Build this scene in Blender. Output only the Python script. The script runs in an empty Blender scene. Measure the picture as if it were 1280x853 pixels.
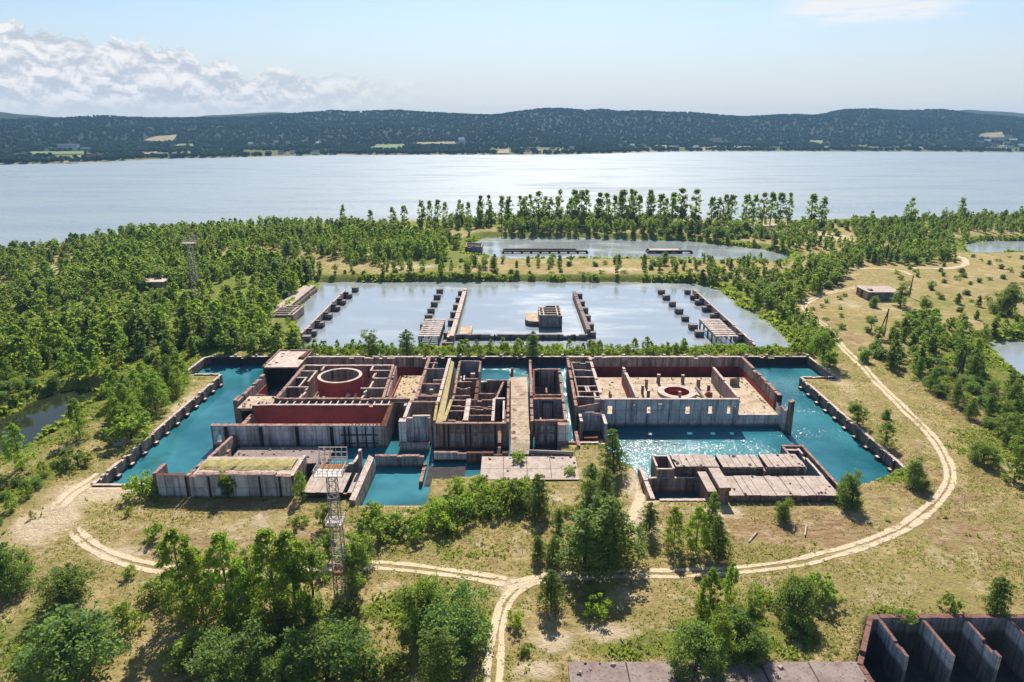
import bpy, bmesh, math, random
import numpy as np
from mathutils import Vector, noise as mnoise

random.seed(7)
rng = np.random.default_rng(11)
SC = bpy.context.scene
COL = SC.collection
R = math.radians

# ------------------------------------------------------------------ camera model
CAM_H = 80.0
PITCH = R(17.5)
FOC = 853.0
_s, _c = math.sin(PITCH), math.cos(PITCH)


def P(x, y, z=0.0):
    """Ground survey: the place at height z that the photograph shows at (x, y)."""
    dx = x - 640.0
    dy = 426.5 - y
    d = (dx, dy * _s + FOC * _c, dy * _c - FOC * _s)
    t = (z - CAM_H) / d[2]
    return (d[0] * t, d[1] * t, z)


def G(x, y):
    p = P(x, y, 0.0)
    return (p[0], p[1])


cam_d = bpy.data.cameras.new('camera')
cam = bpy.data.objects.new('camera', cam_d)
COL.objects.link(cam)
cam.location = (0, 0, CAM_H)
cam.rotation_euler = (R(90) - PITCH, 0, 0)
cam_d.sensor_width = 36.0
cam_d.lens = 36.0 * FOC / 1280.0
cam_d.clip_start = 1.0
cam_d.clip_end = 20000.0
SC.camera = cam

SUN_EL, SUN_AZ = R(43), R(3)
sun_d = bpy.data.lights.new('sun', 'SUN')
sun_d.energy = 5.0
sun_d.angle = R(0.5)
sun_d.color = (1.0, 0.93, 0.82)
sun = bpy.data.objects.new('sun', sun_d)
COL.objects.link(sun)
sv = Vector((math.sin(SUN_AZ) * math.cos(SUN_EL), math.cos(SUN_AZ) * math.cos(SUN_EL), math.sin(SUN_EL)))
sun.rotation_euler = sv.to_track_quat('Z', 'Y').to_euler()
sun.location = (0, 0, 300)

SC.view_settings.view_transform = 'Standard'
SC.view_settings.look = 'None'
SC.view_settings.exposure = 0.8
SC.view_settings.gamma = 1.0
SC.view_settings.use_curve_mapping = False
SC.render.engine = 'CYCLES'
SC.cycles.use_denoising = True
SC.cycles.max_bounces = 6
SC.cycles.diffuse_bounces = 3
SC.cycles.glossy_bounces = 2
SC.cycles.transmission_bounces = 3
SC.cycles.transparent_max_bounces = 6
SC.cycles.volume_bounces = 0
SC.cycles.sample_clamp_indirect = 4.0


# ------------------------------------------------------------------ node helpers
class NT:
    def __init__(self, tree):
        self.t = tree
        self.n = tree.nodes
        self.l = tree.links

    def new(self, typ, **kw):
        nd = self.n.new(typ)
        for k, v in kw.items():
            setattr(nd, k, v)
        return nd

    def link(self, a, b):
        self.l.new(a, b)

    def put(self, sock, v):
        if hasattr(v, 'is_output') or hasattr(v, 'links'):
            self.l.new(v, sock)
        else:
            sock.default_value = v

    def math(self, op, a, b=0.0, c=None, clamp=False):
        nd = self.new('ShaderNodeMath', operation=op, use_clamp=clamp)
        self.put(nd.inputs[0], a)
        self.put(nd.inputs[1], b)
        if c is not None:
            self.put(nd.inputs[2], c)
        return nd.outputs[0]

    def noise(self, vec, scale, detail=3.0, rough=0.55, dist=0.0):
        nd = self.new('ShaderNodeTexNoise')
        if vec is not None:
            self.put(nd.inputs['Vector'], vec)
        nd.inputs['Scale'].default_value = scale
        nd.inputs['Detail'].default_value = detail
        nd.inputs['Roughness'].default_value = rough
        nd.inputs['Distortion'].default_value = dist
        return nd.outputs['Fac']

    def mapping(self, vec, scale=(1, 1, 1), loc=(0, 0, 0)):
        nd = self.new('ShaderNodeMapping')
        self.put(nd.inputs['Vector'], vec)
        nd.inputs['Scale'].default_value = scale
        nd.inputs['Location'].default_value = loc
        return nd.outputs[0]

    def ramp(self, fac, lo, hi, a=0.0, b=1.0, smooth=True):
        nd = self.new('ShaderNodeMapRange', interpolation_type='SMOOTHSTEP' if smooth else 'LINEAR')
        self.put(nd.inputs['Value'], fac)
        self.put(nd.inputs['From Min'], lo)
        self.put(nd.inputs['From Max'], hi)
        nd.inputs['To Min'].default_value = a
        nd.inputs['To Max'].default_value = b
        return nd.outputs['Result']

    def mix(self, fac, a, b, blend='MIX'):
        nd = self.new('ShaderNodeMix', data_type='RGBA', blend_type=blend)
        self.put(nd.inputs[0], fac)
        self.put(nd.inputs[6], a if hasattr(a, 'links') else (*a, 1.0))
        self.put(nd.inputs[7], b if hasattr(b, 'links') else (*b, 1.0))
        return nd.outputs[2]

    def bump(self, h, strength=0.3, dist=0.1):
        nd = self.new('ShaderNodeBump')
        self.put(nd.inputs['Height'], h)
        self.put(nd.inputs['Strength'], strength)
        nd.inputs['Distance'].default_value = dist
        return nd.outputs[0]


def new_mat(name):
    m = bpy.data.materials.new(name)
    m.use_nodes = True
    t = NT(m.node_tree)
    t.n.clear()
    out = t.new('ShaderNodeOutputMaterial')
    return m, t, out


def principled(t, out, color, rough=0.9, spec=0.3, normal=None, metal=0.0):
    b = t.new('ShaderNodeBsdfPrincipled')
    t.put(b.inputs['Base Color'], color if hasattr(color, 'links') else (*color, 1))
    t.put(b.inputs['Roughness'], rough)
    b.inputs['Specular IOR Level'].default_value = spec
    b.inputs['Metallic'].default_value = metal
    if normal is not None:
        t.link(normal, b.inputs['Normal'])
    t.link(b.outputs[0], out.inputs['Surface'])
    return b


def position(t):
    return t.new('ShaderNodeNewGeometry').outputs['Position']


def concrete(name, light, dark, streak=0.5, panel=2.6, rust=0.15, rough=0.92):
    """Weathered cast concrete: vertical runs of dirt, blotches, shuttering joints."""
    m, t, out = new_mat(name)
    p = position(t)
    sx = t.new('ShaderNodeSeparateXYZ')
    t.link(p, sx.inputs[0])
    runs = t.noise(t.mapping(p, (1.1, 1.1, 0.09)), 1.0, 5, 0.65)
    runs2 = t.noise(t.mapping(p, (0.33, 0.33, 0.05), (13, 4, 2)), 1.0, 3, 0.6)
    blot = t.noise(p, 0.35, 6, 0.7)
    fine = t.noise(p, 3.0, 4, 0.7)
    f1 = t.ramp(runs, 0.62 - 0.28 * streak, 0.66)
    f2 = t.ramp(runs2, 0.50, 0.62)
    f3 = t.ramp(blot, 0.42, 0.68)
    mid = [0.5 * (a + b) for a, b in zip(light, dark)]
    col = t.mix(t.math('MULTIPLY', f3, 0.6), light, mid)
    col = t.mix(t.math('MULTIPLY', f1, streak), col, dark)
    col = t.mix(t.math('MULTIPLY', f2, 0.75 * streak), col, [d * 0.75 for d in dark])
    # shuttering joints
    u = t.math('ADD', sx.outputs[0], sx.outputs[1])
    fu = t.math('FRACT', t.math('DIVIDE', u, panel))
    fz = t.math('FRACT', t.math('DIVIDE', t.math('ADD', sx.outputs[2], 30.0), 2.9))
    ju = t.math('LESS_THAN', fu, 0.09)
    jz = t.math('LESS_THAN', fz, 0.05)
    j = t.math('MULTIPLY', t.math('MAXIMUM', ju, jz), t.ramp(fine, 0.3, 0.55))
    col = t.mix(t.math('MULTIPLY', j, 0.6), col, [d * 0.6 for d in dark])
    rn = t.ramp(t.noise(t.mapping(p, (0.8, 0.8, 0.12), (40, 0, 7)), 1.0, 5, 0.7), 0.60, 0.72)
    col = t.mix(t.math('MULTIPLY', rn, rust), col, (0.16, 0.055, 0.025))
    col = t.mix(t.math('MULTIPLY', fine, 0.35), col, t.mix(0.5, col, (0.02, 0.02, 0.02)))
    # broad rusty-brown weathering and a damp tide mark above the water
    wth = t.ramp(t.noise(t.mapping(p, (1, 1, 0.5), (11, 23, 5)), 0.13, 5, 0.7), 0.46, 0.66, 0.0, 0.55)
    col = t.mix(wth, col, t.mix(0.5, col, (0.10, 0.055, 0.035)))
    pale = t.ramp(t.noise(t.mapping(p, (1, 1, 0.6), (51, 3, 15)), 0.30, 5, 0.7), 0.58, 0.70, 0.0, 0.5)
    col = t.mix(pale, col, [min(.85, c * 1.25 + .05) for c in light])
    tide = t.ramp(t.math('ADD', sx.outputs[2], t.math('MULTIPLY', runs, 1.6)), -2.0, -0.9, 0.75, 0.0)
    col = t.mix(tide, col, (0.035, 0.036, 0.028))
    h = t.math('ADD', t.math('MULTIPLY', fine, 0.5), blot)
    principled(t, out, col, rough, 0.25, t.bump(h, 0.5, 0.12))
    return m


def blotchy(name, a, b, c=None, scale=0.5, rough=0.95, bump=0.5, spec=0.2, lo=0.4, hi=0.65, metal=0.0):
    m, t, out = new_mat(name)
    p = position(t)
    n1 = t.noise(p, scale, 6, 0.7)
    n2 = t.noise(t.mapping(p, loc=(31, 7, 3)), scale * 5, 4, 0.7)
    col = t.mix(t.ramp(n1, lo, hi), a, b)
    if c:
        col = t.mix(t.ramp(n2, 0.52, 0.68), col, c)
    principled(t, out, col, rough, spec, t.bump(n2, bump, 0.15), metal)
    return m


M = {}
M['white'] = concrete('pale_concrete', (0.74, 0.735, 0.75), (0.07, 0.06, 0.065), 0.52, 3.1, 0.16)
M['grey'] = concrete('grey_concrete', (0.42, 0.41, 0.42), (0.055, 0.05, 0.05), 0.62, 2.4, 0.2)
M['mauve'] = concrete('stained_concrete', (0.46, 0.355, 0.31), (0.065, 0.036, 0.028), 0.68, 1.9, 0.65)
M['brown'] = concrete('rusty_concrete', (0.34, 0.235, 0.20), (0.045, 0.024, 0.018), 0.70, 1.5, 0.7)
M['darkrust'] = blotchy('dark_rust', (0.20, 0.10, 0.08), (0.11, 0.05, 0.04), (0.28, 0.19, 0.15), 1.2)
M['pitwall'] = concrete('pit_concrete', (0.27, 0.265, 0.27), (0.045, 0.045, 0.05), 0.7, 2.2, 0.3)
M['top'] = blotchy('worn_top', (0.40, 0.26, 0.21), (0.17, 0.065, 0.045), (0.08, 0.035, 0.028), 0.9)
M['paletop'] = blotchy('bleached_top', (0.58, 0.48, 0.42), (0.40, 0.29, 0.24), (0.16, 0.10, 0.08), 0.6)
M['red'] = blotchy('red_lining', (0.27, 0.034, 0.030), (0.19, 0.025, 0.024), (0.12, 0.03, 0.026), 0.35, 0.7, 0.15, 0.3)
M['redbright'] = blotchy('red_primer', (0.40, 0.065, 0.05), (0.30, 0.05, 0.04), (0.18, 0.04, 0.032), 0.4, 0.7, 0.15)
M['rust'] = blotchy('rust', (0.16, 0.06, 0.03), (0.08, 0.03, 0.02), (0.24, 0.10, 0.05), 1.2)
M['floor'] = blotchy('sandy_floor', (0.50, 0.40, 0.30), (0.34, 0.25, 0.17), (0.20, 0.14, 0.09), 0.3)
M['rubble'] = blotchy('rubble', (0.52, 0.40, 0.26), (0.26, 0.17, 0.09), (0.60, 0.50, 0.36), 1.0, 0.95, 1.0)
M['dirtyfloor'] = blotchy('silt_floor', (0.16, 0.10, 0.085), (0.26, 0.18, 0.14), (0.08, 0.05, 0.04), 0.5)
M['slab'] = blotchy('deck_concrete', (0.45, 0.37, 0.32), (0.33, 0.26, 0.22), (0.22, 0.16, 0.13), 0.5, 0.95, 0.5)
M['slabdark'] = blotchy('roof_concrete', (0.26, 0.21, 0.19), (0.19, 0.14, 0.13), (0.13, 0.08, 0.07), 0.35, 0.95, 0.5)
M['joint'] = blotchy('joint', (0.05, 0.04, 0.035), (0.08, 0.06, 0.05), None, 1.0)
M['moss'] = blotchy('mossy_top', (0.42, 0.35, 0.17), (0.30, 0.24, 0.10), (0.18, 0.13, 0.07), 0.6)
M['drygrass'] = blotchy('dry_turf', (0.38, 0.31, 0.13), (0.26, 0.23, 0.08), (0.14, 0.12, 0.05), 0.6, 0.95, 1.0)
M['dark'] = blotchy('dark_shade_concrete', (0.035, 0.032, 0.035), (0.06, 0.05, 0.05), (0.02, 0.02, 0.02), 0.6)  # dark concrete; also puts shade into open interiors and recesses
M['pile'] = concrete('pile_concrete', (0.24, 0.235, 0.24), (0.04, 0.04, 0.045), 0.6, 2.0, 0.2)
M['steel'] = blotchy('weathered_steel', (0.36, 0.34, 0.33), (0.22, 0.17, 0.15), (0.16, 0.08, 0.05), 1.5, 0.6, 0.1, 0.4, metal=0.3)
M['steelpale'] = blotchy('pale_grating', (0.62, 0.58, 0.56), (0.45, 0.40, 0.38), (0.40, 0.20, 0.08), 2.0, 0.7, 0.1)
M['orange'] = blotchy('orange_rust', (0.42, 0.19, 0.05), (0.28, 0.11, 0.04), (0.5, 0.4, 0.3), 1.5)
M['wood'] = blotchy('tarred_wood', (0.06, 0.045, 0.035), (0.10, 0.08, 0.06), None, 2.0)
M['bark'] = blotchy('bark', (0.07, 0.05, 0.035), (0.12, 0.09, 0.07), None, 3.0)
M['palebark'] = blotchy('pale_bark', (0.35, 0.33, 0.30), (0.12, 0.10, 0.09), None, 3.0)
M['wallwhite'] = blotchy('white_render', (0.75, 0.74, 0.72), (0.62, 0.60, 0.57), None, 0.3)
M['roofred'] = blotchy('clay_roof', (0.24, 0.10, 0.07), (0.18, 0.08, 0.06), None, 0.3)
M['roofgrey'] = blotchy('grey_roof', (0.30, 0.30, 0.31), (0.22, 0.22, 0.23), None, 0.3)
M['rooforange'] = blotchy('orange_roof', (0.42, 0.22, 0.10), (0.36, 0.18, 0.09), None, 0.3)
M['glass'] = blotchy('dark_pane', (0.03, 0.04, 0.05), (0.05, 0.06, 0.07), None, 0.5, 0.2, 0.0, 0.5)
M['lamp'] = blotchy('lamp_glass', (0.5, 0.5, 0.5), (0.4, 0.4, 0.42), None, 0.5, 0.2, 0.0, 0.5)
M['stone'] = blotchy('boulder', (0.40, 0.36, 0.32), (0.28, 0.24, 0.21), None, 1.5)


# ------------------------------------------------------------------ mesh helpers
class MB:
    def __init__(self):
        self.v = []
        self.f = []
        self.m = []

    def quad(self, a, b, c, d, mi=0):
        i = len(self.v)
        self.v += [a, b, c, d]
        self.f.append((i, i + 1, i + 2, i + 3))
        self.m.append(mi)

    def poly(self, pts, mi=0):
        i = len(self.v)
        self.v += list(pts)
        self.f.append(tuple(range(i, i + len(pts))))
        self.m.append(mi)

    def box(self, x0, x1, y0, y1, z0, z1, mi=0, top=None):
        i = len(self.v)
        self.v += [(x0, y0, z0), (x1, y0, z0), (x1, y1, z0), (x0, y1, z0), (x0, y0, z1), (x1, y0, z1), (x1, y1, z1), (x0, y1, z1)]
        for k, q in enumerate([(0, 3, 2, 1), (4, 5, 6, 7), (0, 1, 5, 4), (1, 2, 6, 5), (2, 3, 7, 6), (3, 0, 4, 7)]):
            self.f.append(tuple(i + j for j in q))
            self.m.append(top if (k == 1 and top is not None) else mi)

    def hull8(self, b, tp, mi=0, top=None):
        """prism between a bottom and a top ring of equal length (counter-clockwise from above)"""
        n = len(b)
        i = len(self.v)
        self.v += list(b) + list(tp)
        self.f.append(tuple(i + k for k in reversed(range(n))))
        self.m.append(mi)
        self.f.append(tuple(i + n + k for k in range(n)))
        self.m.append(mi if top is None else top)
        for k in range(n):
            k2 = (k + 1) % n
            self.f.append((i + k, i + k2, i + n + k2, i + n + k))
            self.m.append(mi)

    def bar(self, a, b, w, mi=0, sides=4, w2=None):
        a, b = Vector(a), Vector(b)
        d = (b - a)
        if d.length < 1e-6:
            return
        d.normalize()
        up = Vector((0, 0, 1)) if abs(d.z) < 0.95 else Vector((1, 0, 0))
        u = d.cross(up).normalized()
        v = d.cross(u)
        w2 = w if w2 is None else w2
        i = len(self.v)
        for (q, ww) in ((a, w), (b, w2)):
            for k in range(sides):
                an = 2 * math.pi * (k + 0.5) / sides
                self.v.append(tuple(q + (u * math.cos(an) + v * math.sin(an)) * ww))
        for k in range(sides):
            k2 = (k + 1) % sides
            self.f.append((i + k, i + k2, i + sides + k2, i + sides + k))
            self.m.append(mi)
        self.f.append(tuple(i + k for k in reversed(range(sides))))
        self.m.append(mi)
        self.f.append(tuple(i + sides + k for k in range(sides)))
        self.m.append(mi)

    def build_each(self, name, mats, parent=None):
        """boxes collected here, each as a part of its own"""
        for k in range(len(self.v) // 8):
            m = MB()
            m.v = self.v[8 * k:8 * k + 8]
            m.f = [tuple(i - 8 * k for i in f) for f in self.f[6 * k:6 * k + 6]]
            m.m = self.m[6 * k:6 * k + 6]
            m.build(name, mats, parent)

    def build(self, name, mats, parent=None, smooth=False):
        if not isinstance(mats, (list, tuple)):
            mats = [mats]
        o0 = Vector((0, 0, 0))
        if parent is not None:
            q = parent
            while q is not None:
                o0 = o0 + q.location
                q = q.parent
            loc = Vector((0, 0, 0))
        else:
            vs = np.array(self.v)
            loc = Vector(((vs[:, 0].min() + vs[:, 0].max()) / 2, (vs[:, 1].min() + vs[:, 1].max()) / 2, vs[:, 2].min()))
            o0 = loc
        me = bpy.data.meshes.new(name)
        me.from_pydata([(p[0] - o0.x, p[1] - o0.y, p[2] - o0.z) for p in self.v], [], self.f)
        for mm in mats:
            me.materials.append(mm)
        me.polygons.foreach_set('material_index', self.m)
        if smooth:
            me.polygons.foreach_set('use_smooth', [True] * len(self.f))
        me.update()
        o = bpy.data.objects.new(name, me)
        COL.objects.link(o)
        o.location = loc
        if parent is not None:
            o.parent = parent
        return o


def tag(o, label, cat, group=None):
    o['label'] = label
    o['category'] = cat
    if group:
        o['group'] = group
    return o


def thing(name, label, cat, loc, group=None):
    o = bpy.data.objects.new(name, None)
    COL.objects.link(o)
    o.location = loc
    o.empty_display_size = 0.5
    return tag(o, label, cat, group)


def struct(o, kind='structure'):
    o['kind'] = kind
    return o


def jit(a=0.05):
    return random.uniform(-a, a)


def wall_mb(a, b, zt, zb, th, mb=None, rough=0.10, mi=0, top=1, zt2=None, step=1.6):
    """A cast wall from a to b (plan points), worn along its top edge."""
    mb = mb or MB()
    ax, ay = a
    bx, by = b
    L = math.hypot(bx - ax, by - ay)
    dx, dy = (bx - ax) / L, (by - ay) / L
    ax, ay, bx, by = ax - dx * jit(.04), ay - dy * jit(.04), bx + dx * jit(.04), by + dy * jit(.04)
    th = th + jit(0.03)
    nx, ny = -dy * th / 2, dx * th / 2
    n = max(1, int(L / step))
    off = jit(0.05)
    zt2 = zt if zt2 is None else zt2
    zb = zb + jit(0.05)
    cuts = sorted([0.0] + [min(.97, max(.03, (k + random.uniform(-.35, .35)) / n)) for k in range(1, n)] + [1.0])
    prev = None
    for k in range(n):
        f0, f1 = cuts[k], cuts[k + 1]
        d = 0.0
        if rough and n > 2 and random.random() < 0.13:
            d = random.uniform(0.12, 0.7)
        pts = []
        for f in (f0, f1):
            x, y = ax + (bx - ax) * f, ay + (by - ay) * f
            z = zt + (zt2 - zt) * f + off - d
            pts.append(((x - nx, y - ny), (x + nx, y + ny), z + jit(rough * .7), z + jit(rough * .7)))
        (l0, r0, zl0, zr0), (l1, r1, zl1, zr1) = pts
        mb.quad((*l0, zb), (*l1, zb), (*l1, zl1), (*l0, zl0), mi)
        mb.quad((*r1, zb), (*r0, zb), (*r0, zr0), (*r1, zr1), mi)
        mb.quad((*l0, zl0), (*l1, zl1), (*r1, zr1), (*r0, zr0), top)
        if prev is None:
            mb.quad((*r0, zb), (*l0, zb), (*l0, zl0), (*r0, zr0), mi)
        else:
            mb.quad((*l0, prev[0]), (*r0, prev[1]), (*r0, zr0), (*l0, zl0), top)
        prev = (zl1, zr1)
    mb.quad((*l1, zb), (*r1, zb), (*r1, zr1), (*l1, zl1), mi)
    return mb


def wall(parent, a, b, zt, zb=-4.2, th=0.8, mat='mauve', name='partition_wall', top='top', rough=0.10, zt2=None):
    return wall_mb(a, b, zt, zb, th, rough=rough, zt2=zt2).build(name, [M[mat], M[top]], parent)


def wall_holes(parent, x0, x1, y, z0, z1, th, holes, mat, name, top='top', low=None):
    """Wall along X with rectangular openings; low=(x, z): beyond x the wall is only z high."""
    xs = sorted({x0, x1, *[h[0] for h in holes], *[h[1] for h in holes], *([low[0]] if low else [])})
    zs = sorted({z0, z1, *[h[2] for h in holes], *[h[3] for h in holes], *([low[1]] if low else [])})

    def solid(i, k):
        if i < 0 or k < 0 or i >= len(xs) - 1 or k >= len(zs) - 1:
            return False
        cx, cz = (xs[i] + xs[i + 1]) / 2, (zs[k] + zs[k + 1]) / 2
        if low and cx > low[0] and cz > low[1]:
            return False
        return not any(h[0] < cx < h[1] and h[2] < cz < h[3] for h in holes)
    mb = MB()
    ya, yb = y - th / 2, y + th / 2
    for i in range(len(xs) - 1):
        for k in range(len(zs) - 1):
            if not solid(i, k):
                continue
            a, b, c, d = xs[i], xs[i + 1], zs[k], zs[k + 1]
            mb.quad((a, ya, c), (b, ya, c), (b, ya, d), (a, ya, d))
            mb.quad((b, yb, c), (a, yb, c), (a, yb, d), (b, yb, d))
            if not solid(i, k + 1):
                mb.quad((a, ya, d), (b, ya, d), (b, yb, d), (a, yb, d), 1)
            if not solid(i, k - 1):
                mb.quad((a, yb, c), (b, yb, c), (b, ya, c), (a, ya, c))
            if not solid(i + 1, k):
                mb.quad((b, ya, c), (b, yb, c), (b, yb, d), (b, ya, d))
            if not solid(i - 1, k):
                mb.quad((a, yb, c), (a, ya, c), (a, ya, d), (a, yb, d))
    return mb.build(name, [M[mat], M[top]], parent)


def slab(parent, x0, x1, y0, y1, z0, z1, mat, name='floor_slab', side=None):
    mb = MB()
    mb.box(x0 + jit(.02), x1 + jit(.02), y0 + jit(.02), y1 + jit(.02), z0, z1 + jit(0.02), 1, 0)
    return mb.build(name, [M[mat], M[side or mat]], parent)


def ring(parent, cx, cy, ro, ri, z0, z1, mats, name, n=64, zin=None):
    """open cylinder: outer wall, flat rim, inner wall"""
    mb = MB()
    zin = z0 if zin is None else zin
    for k in range(n):
        a, b = 2 * math.pi * k / n, 2 * math.pi * (k + 1) / n
        ca, sa, cb, sb = math.cos(a), math.sin(a), math.cos(b), math.sin(b)
        o1, o2 = (cx + ro * ca, cy + ro * sa), (cx + ro * cb, cy + ro * sb)
        i1, i2 = (cx + ri * ca, cy + ri * sa), (cx + ri * cb, cy + ri * sb)
        mb.quad((*o1, z0), (*o2, z0), (*o2, z1), (*o1, z1), 0)
        mb.quad((*o1, z1), (*o2, z1), (*i2, z1), (*i1, z1), 1)
        mb.quad((*i2, zin), (*i1, zin), (*i1, z1), (*i2, z1), 2)
    return mb.build(name, [M[q] for q in mats], parent)

# ------------------------------------------------------------------ sky
def build_world():
    w = bpy.data.worlds.new('World')
    SC.world = w
    w.use_nodes = True
    t = NT(w.node_tree)
    t.n.clear()
    out = t.new('ShaderNodeOutputWorld')
    bg = t.new('ShaderNodeBackground')
    sky = t.new('ShaderNodeTexSky', sky_type='NISHITA')
    sky.sun_disc = False
    sky.sun_elevation = SUN_EL
    sky.sun_rotation = SUN_AZ
    sky.altitude = 100
    sky.air_density = 1.0
    sky.dust_density = 0.5
    sky.ozone_density = 3.0
    tc = t.new('ShaderNodeTexCoord')
    d = tc.outputs['Generated']
    sx = t.new('ShaderNodeSeparateXYZ')
    t.link(d, sx.inputs[0])
    az = t.math('MULTIPLY', t.math('ARCTAN2', sx.outputs[0], sx.outputs[1]), 57.29578)
    el = t.math('MULTIPLY', t.math('ARCSINE', sx.outputs[2]), 57.29578)
    cb = t.new('ShaderNodeCombineXYZ')
    t.link(az, cb.inputs[0])
    t.link(el, cb.inputs[1])
    ae = cb.outputs[0]
    # cumulus bank low in the west, thinning to the north
    big = t.noise(t.mapping(ae, (0.13, 0.20, 1)), 1.0, 2, 0.5)
    puff = t.noise(t.mapping(ae, (0.55, 0.85, 1), (3.3, 1, 0)), 1.0, 6, 0.62, 0.3)
    hgt = t.ramp(az, -40, 0, 7.0, 1.9, smooth=False)
    hgt = t.math('ADD', hgt, t.math('MULTIPLY', t.math('SUBTRACT', big, 0.5), 5.0))
    hgt = t.math('ADD', hgt, t.math('MULTIPLY', t.math('SUBTRACT', puff, 0.5), 4.0))
    mask = t.ramp(t.math('SUBTRACT', hgt, el), -0.08, 0.24)
    mask = t.math('MULTIPLY', mask, t.ramp(az, -22, -3, 1.0, 0.0))
    mask = t.math('MULTIPLY', mask, t.ramp(el, 0.6, 2.4, 0.15, 1.0))
    puff2 = t.noise(t.mapping(ae, (0.55, 0.85, 1), (3.3, 1.42, 0)), 1.0, 6, 0.62, 0.3)
    shade = t.ramp(t.math('SUBTRACT', puff, puff2), -0.12, 0.14)
    ccol = t.mix(shade, (4.7, 5.1, 5.8), (8.0, 7.8, 7.8))
    # thin wisps high on the right and faint bands
    wis = t.noise(t.mapping(ae, (0.22, 1.3, 1), (9.3, 2.2, 0)), 1.0, 6, 0.6, 0.4)
    bx = t.math('MULTIPLY', t.ramp(az, 18.5, 22, 0, 1), t.ramp(az, 28.5, 32.5, 1, 0))
    by = t.math('MULTIPLY', t.ramp(el, 6.5, 7.2, 0, 1), t.ramp(el, 8.3, 9.8, 1, 0))
    wm = t.math('MULTIPLY', t.math('MULTIPLY', bx, by), t.ramp(wis, 0.37, 0.54))
    faint = t.noise(t.mapping(ae, (0.06, 0.5, 1), (1.3, 7.1, 0)), 1.0, 5, 0.6)
    fm = t.math('MULTIPLY', t.ramp(faint, 0.50, 0.75), 0.3)
    hz = t.math('MULTIPLY', t.ramp(el, 0.0, 11.0, 0.85, 0.0), t.ramp(az, -60, -10, 0.75, 1.0))
    col = t.mix(hz, sky.outputs[0], (5.45, 5.6, 6.0))
    col = t.mix(fm, col, (6.4, 6.7, 7.1))
    col = t.mix(t.math('MULTIPLY', mask, 0.97), col, ccol)
    col = t.mix(t.math('MULTIPLY', wm, 0.9), col, (7.6, 7.6, 7.7))
    t.put(bg.inputs['Color'], col)
    bg.inputs['Strength'].default_value = 0.07
    t.link(bg.outputs[0], out.inputs[0])


build_world()


# ------------------------------------------------------------------ terrain
_lat = rng.random((256, 256))


def vnoise(x, y, s, ox=0.0, oy=0.0):
    u, v = np.asarray(x) / s + 1000.5 + ox, np.asarray(y) / s + 1000.5 + oy
    iu, iv = np.floor(u).astype(int), np.floor(v).astype(int)
    fu, fv = u - iu, v - iv
    fu, fv = fu * fu * (3 - 2 * fu), fv * fv * (3 - 2 * fv)
    a, b = _lat[iu % 256, iv % 256], _lat[(iu + 1) % 256, iv % 256]
    c, d = _lat[iu % 256, (iv + 1) % 256], _lat[(iu + 1) % 256, (iv + 1) % 256]
    return (a * (1 - fu) + b * fu) * (1 - fv) + (c * (1 - fu) + d * fu) * fv


def fbm(x, y, s, o=4, ox=0.0):
    r, a, tot = 0, 1.0, 0
    for k in range(o):
        r = r + a * vnoise(x, y, s / 2 ** k, ox + 17 * k, ox * 2 + 5 * k)
        tot += a
        a *= 0.5
    return r / tot


def sdf(x, y, poly):
    """signed distance to a polygon, negative inside"""
    x, y = np.asarray(x, float), np.asarray(y, float)
    d = np.full(x.shape, 1e18)
    ins = np.zeros(x.shape, bool)
    n = len(poly)
    for i in range(n):
        ax, ay = poly[i]
        bx, by = poly[(i + 1) % n]
        ex, ey = bx - ax, by - ay
        wx, wy = x - ax, y - ay
        tt = np.clip((wx * ex + wy * ey) / (ex * ex + ey * ey + 1e-9), 0, 1)
        d = np.minimum(d, (wx - ex * tt) ** 2 + (wy - ey * tt) ** 2)
        cnd = ((ay > y) != (by > y))
        with np.errstate(divide='ignore', invalid='ignore'):
            xx = ax + (y - ay) * ex / (ey if abs(ey) > 1e-9 else 1e-9)
        ins ^= cnd & (x < xx)
    d = np.sqrt(d)
    return np.where(ins, -d, d)


WZ = -3.0


def W(pts, z=WZ):
    return [P(x, y, z)[:2] for x, y in pts]


BASIN = [(-110, 234), (107.5, 234), (107.5, 213), (96, 213), (96, 152), (88, 146), (79, 142), (75, 141), (74, 135.6), (31, 135.6), (30.5, 151),
         (26, 157), (25, 164), (12, 164), (12, 156), (-7.7, 156), (-7.7, 148), (-11, 146.5), (-20, 146), (-20, 133.8), (-34, 133.8), (-35, 137),
         (-50, 138), (-80, 138), (-80, 141.9), (-98, 141.9), (-98, 216), (-111, 216)]
POND_B = [(-109, 372), (-104.5, 350), (-104, 306), (-97, 302), (-96, 287), (-90, 272), (-87, 247), (118, 247), (114, 262)] + W([(965, 402), (930, 384), (905, 363), (870, 353), (700, 352), (540, 351)])
POND_C = W([(580, 321), (586, 304), (605, 297), (720, 297), (860, 301), (950, 311), (995, 321), (975, 332), (900, 328), (640, 327)])
POND_D = W([(1195, 306), (1230, 301), (1420, 300), (1420, 320), (1290, 318), (1215, 320)])
POND_E = W([(1228, 428), (1262, 424), (1400, 432), (1400, 500), (1290, 487), (1252, 462)])
POND_F = W([(1256, 528), (1300, 505), (1420, 510), (1420, 548), (1300, 548)])
POND_G = W([(-60, 532), (0, 522), (30, 507), (60, 493), (100, 485), (135, 484), (130, 504), (100, 516), (82, 536), (52, 556), (20, 573), (-20, 582), (-60, 582)])
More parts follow.
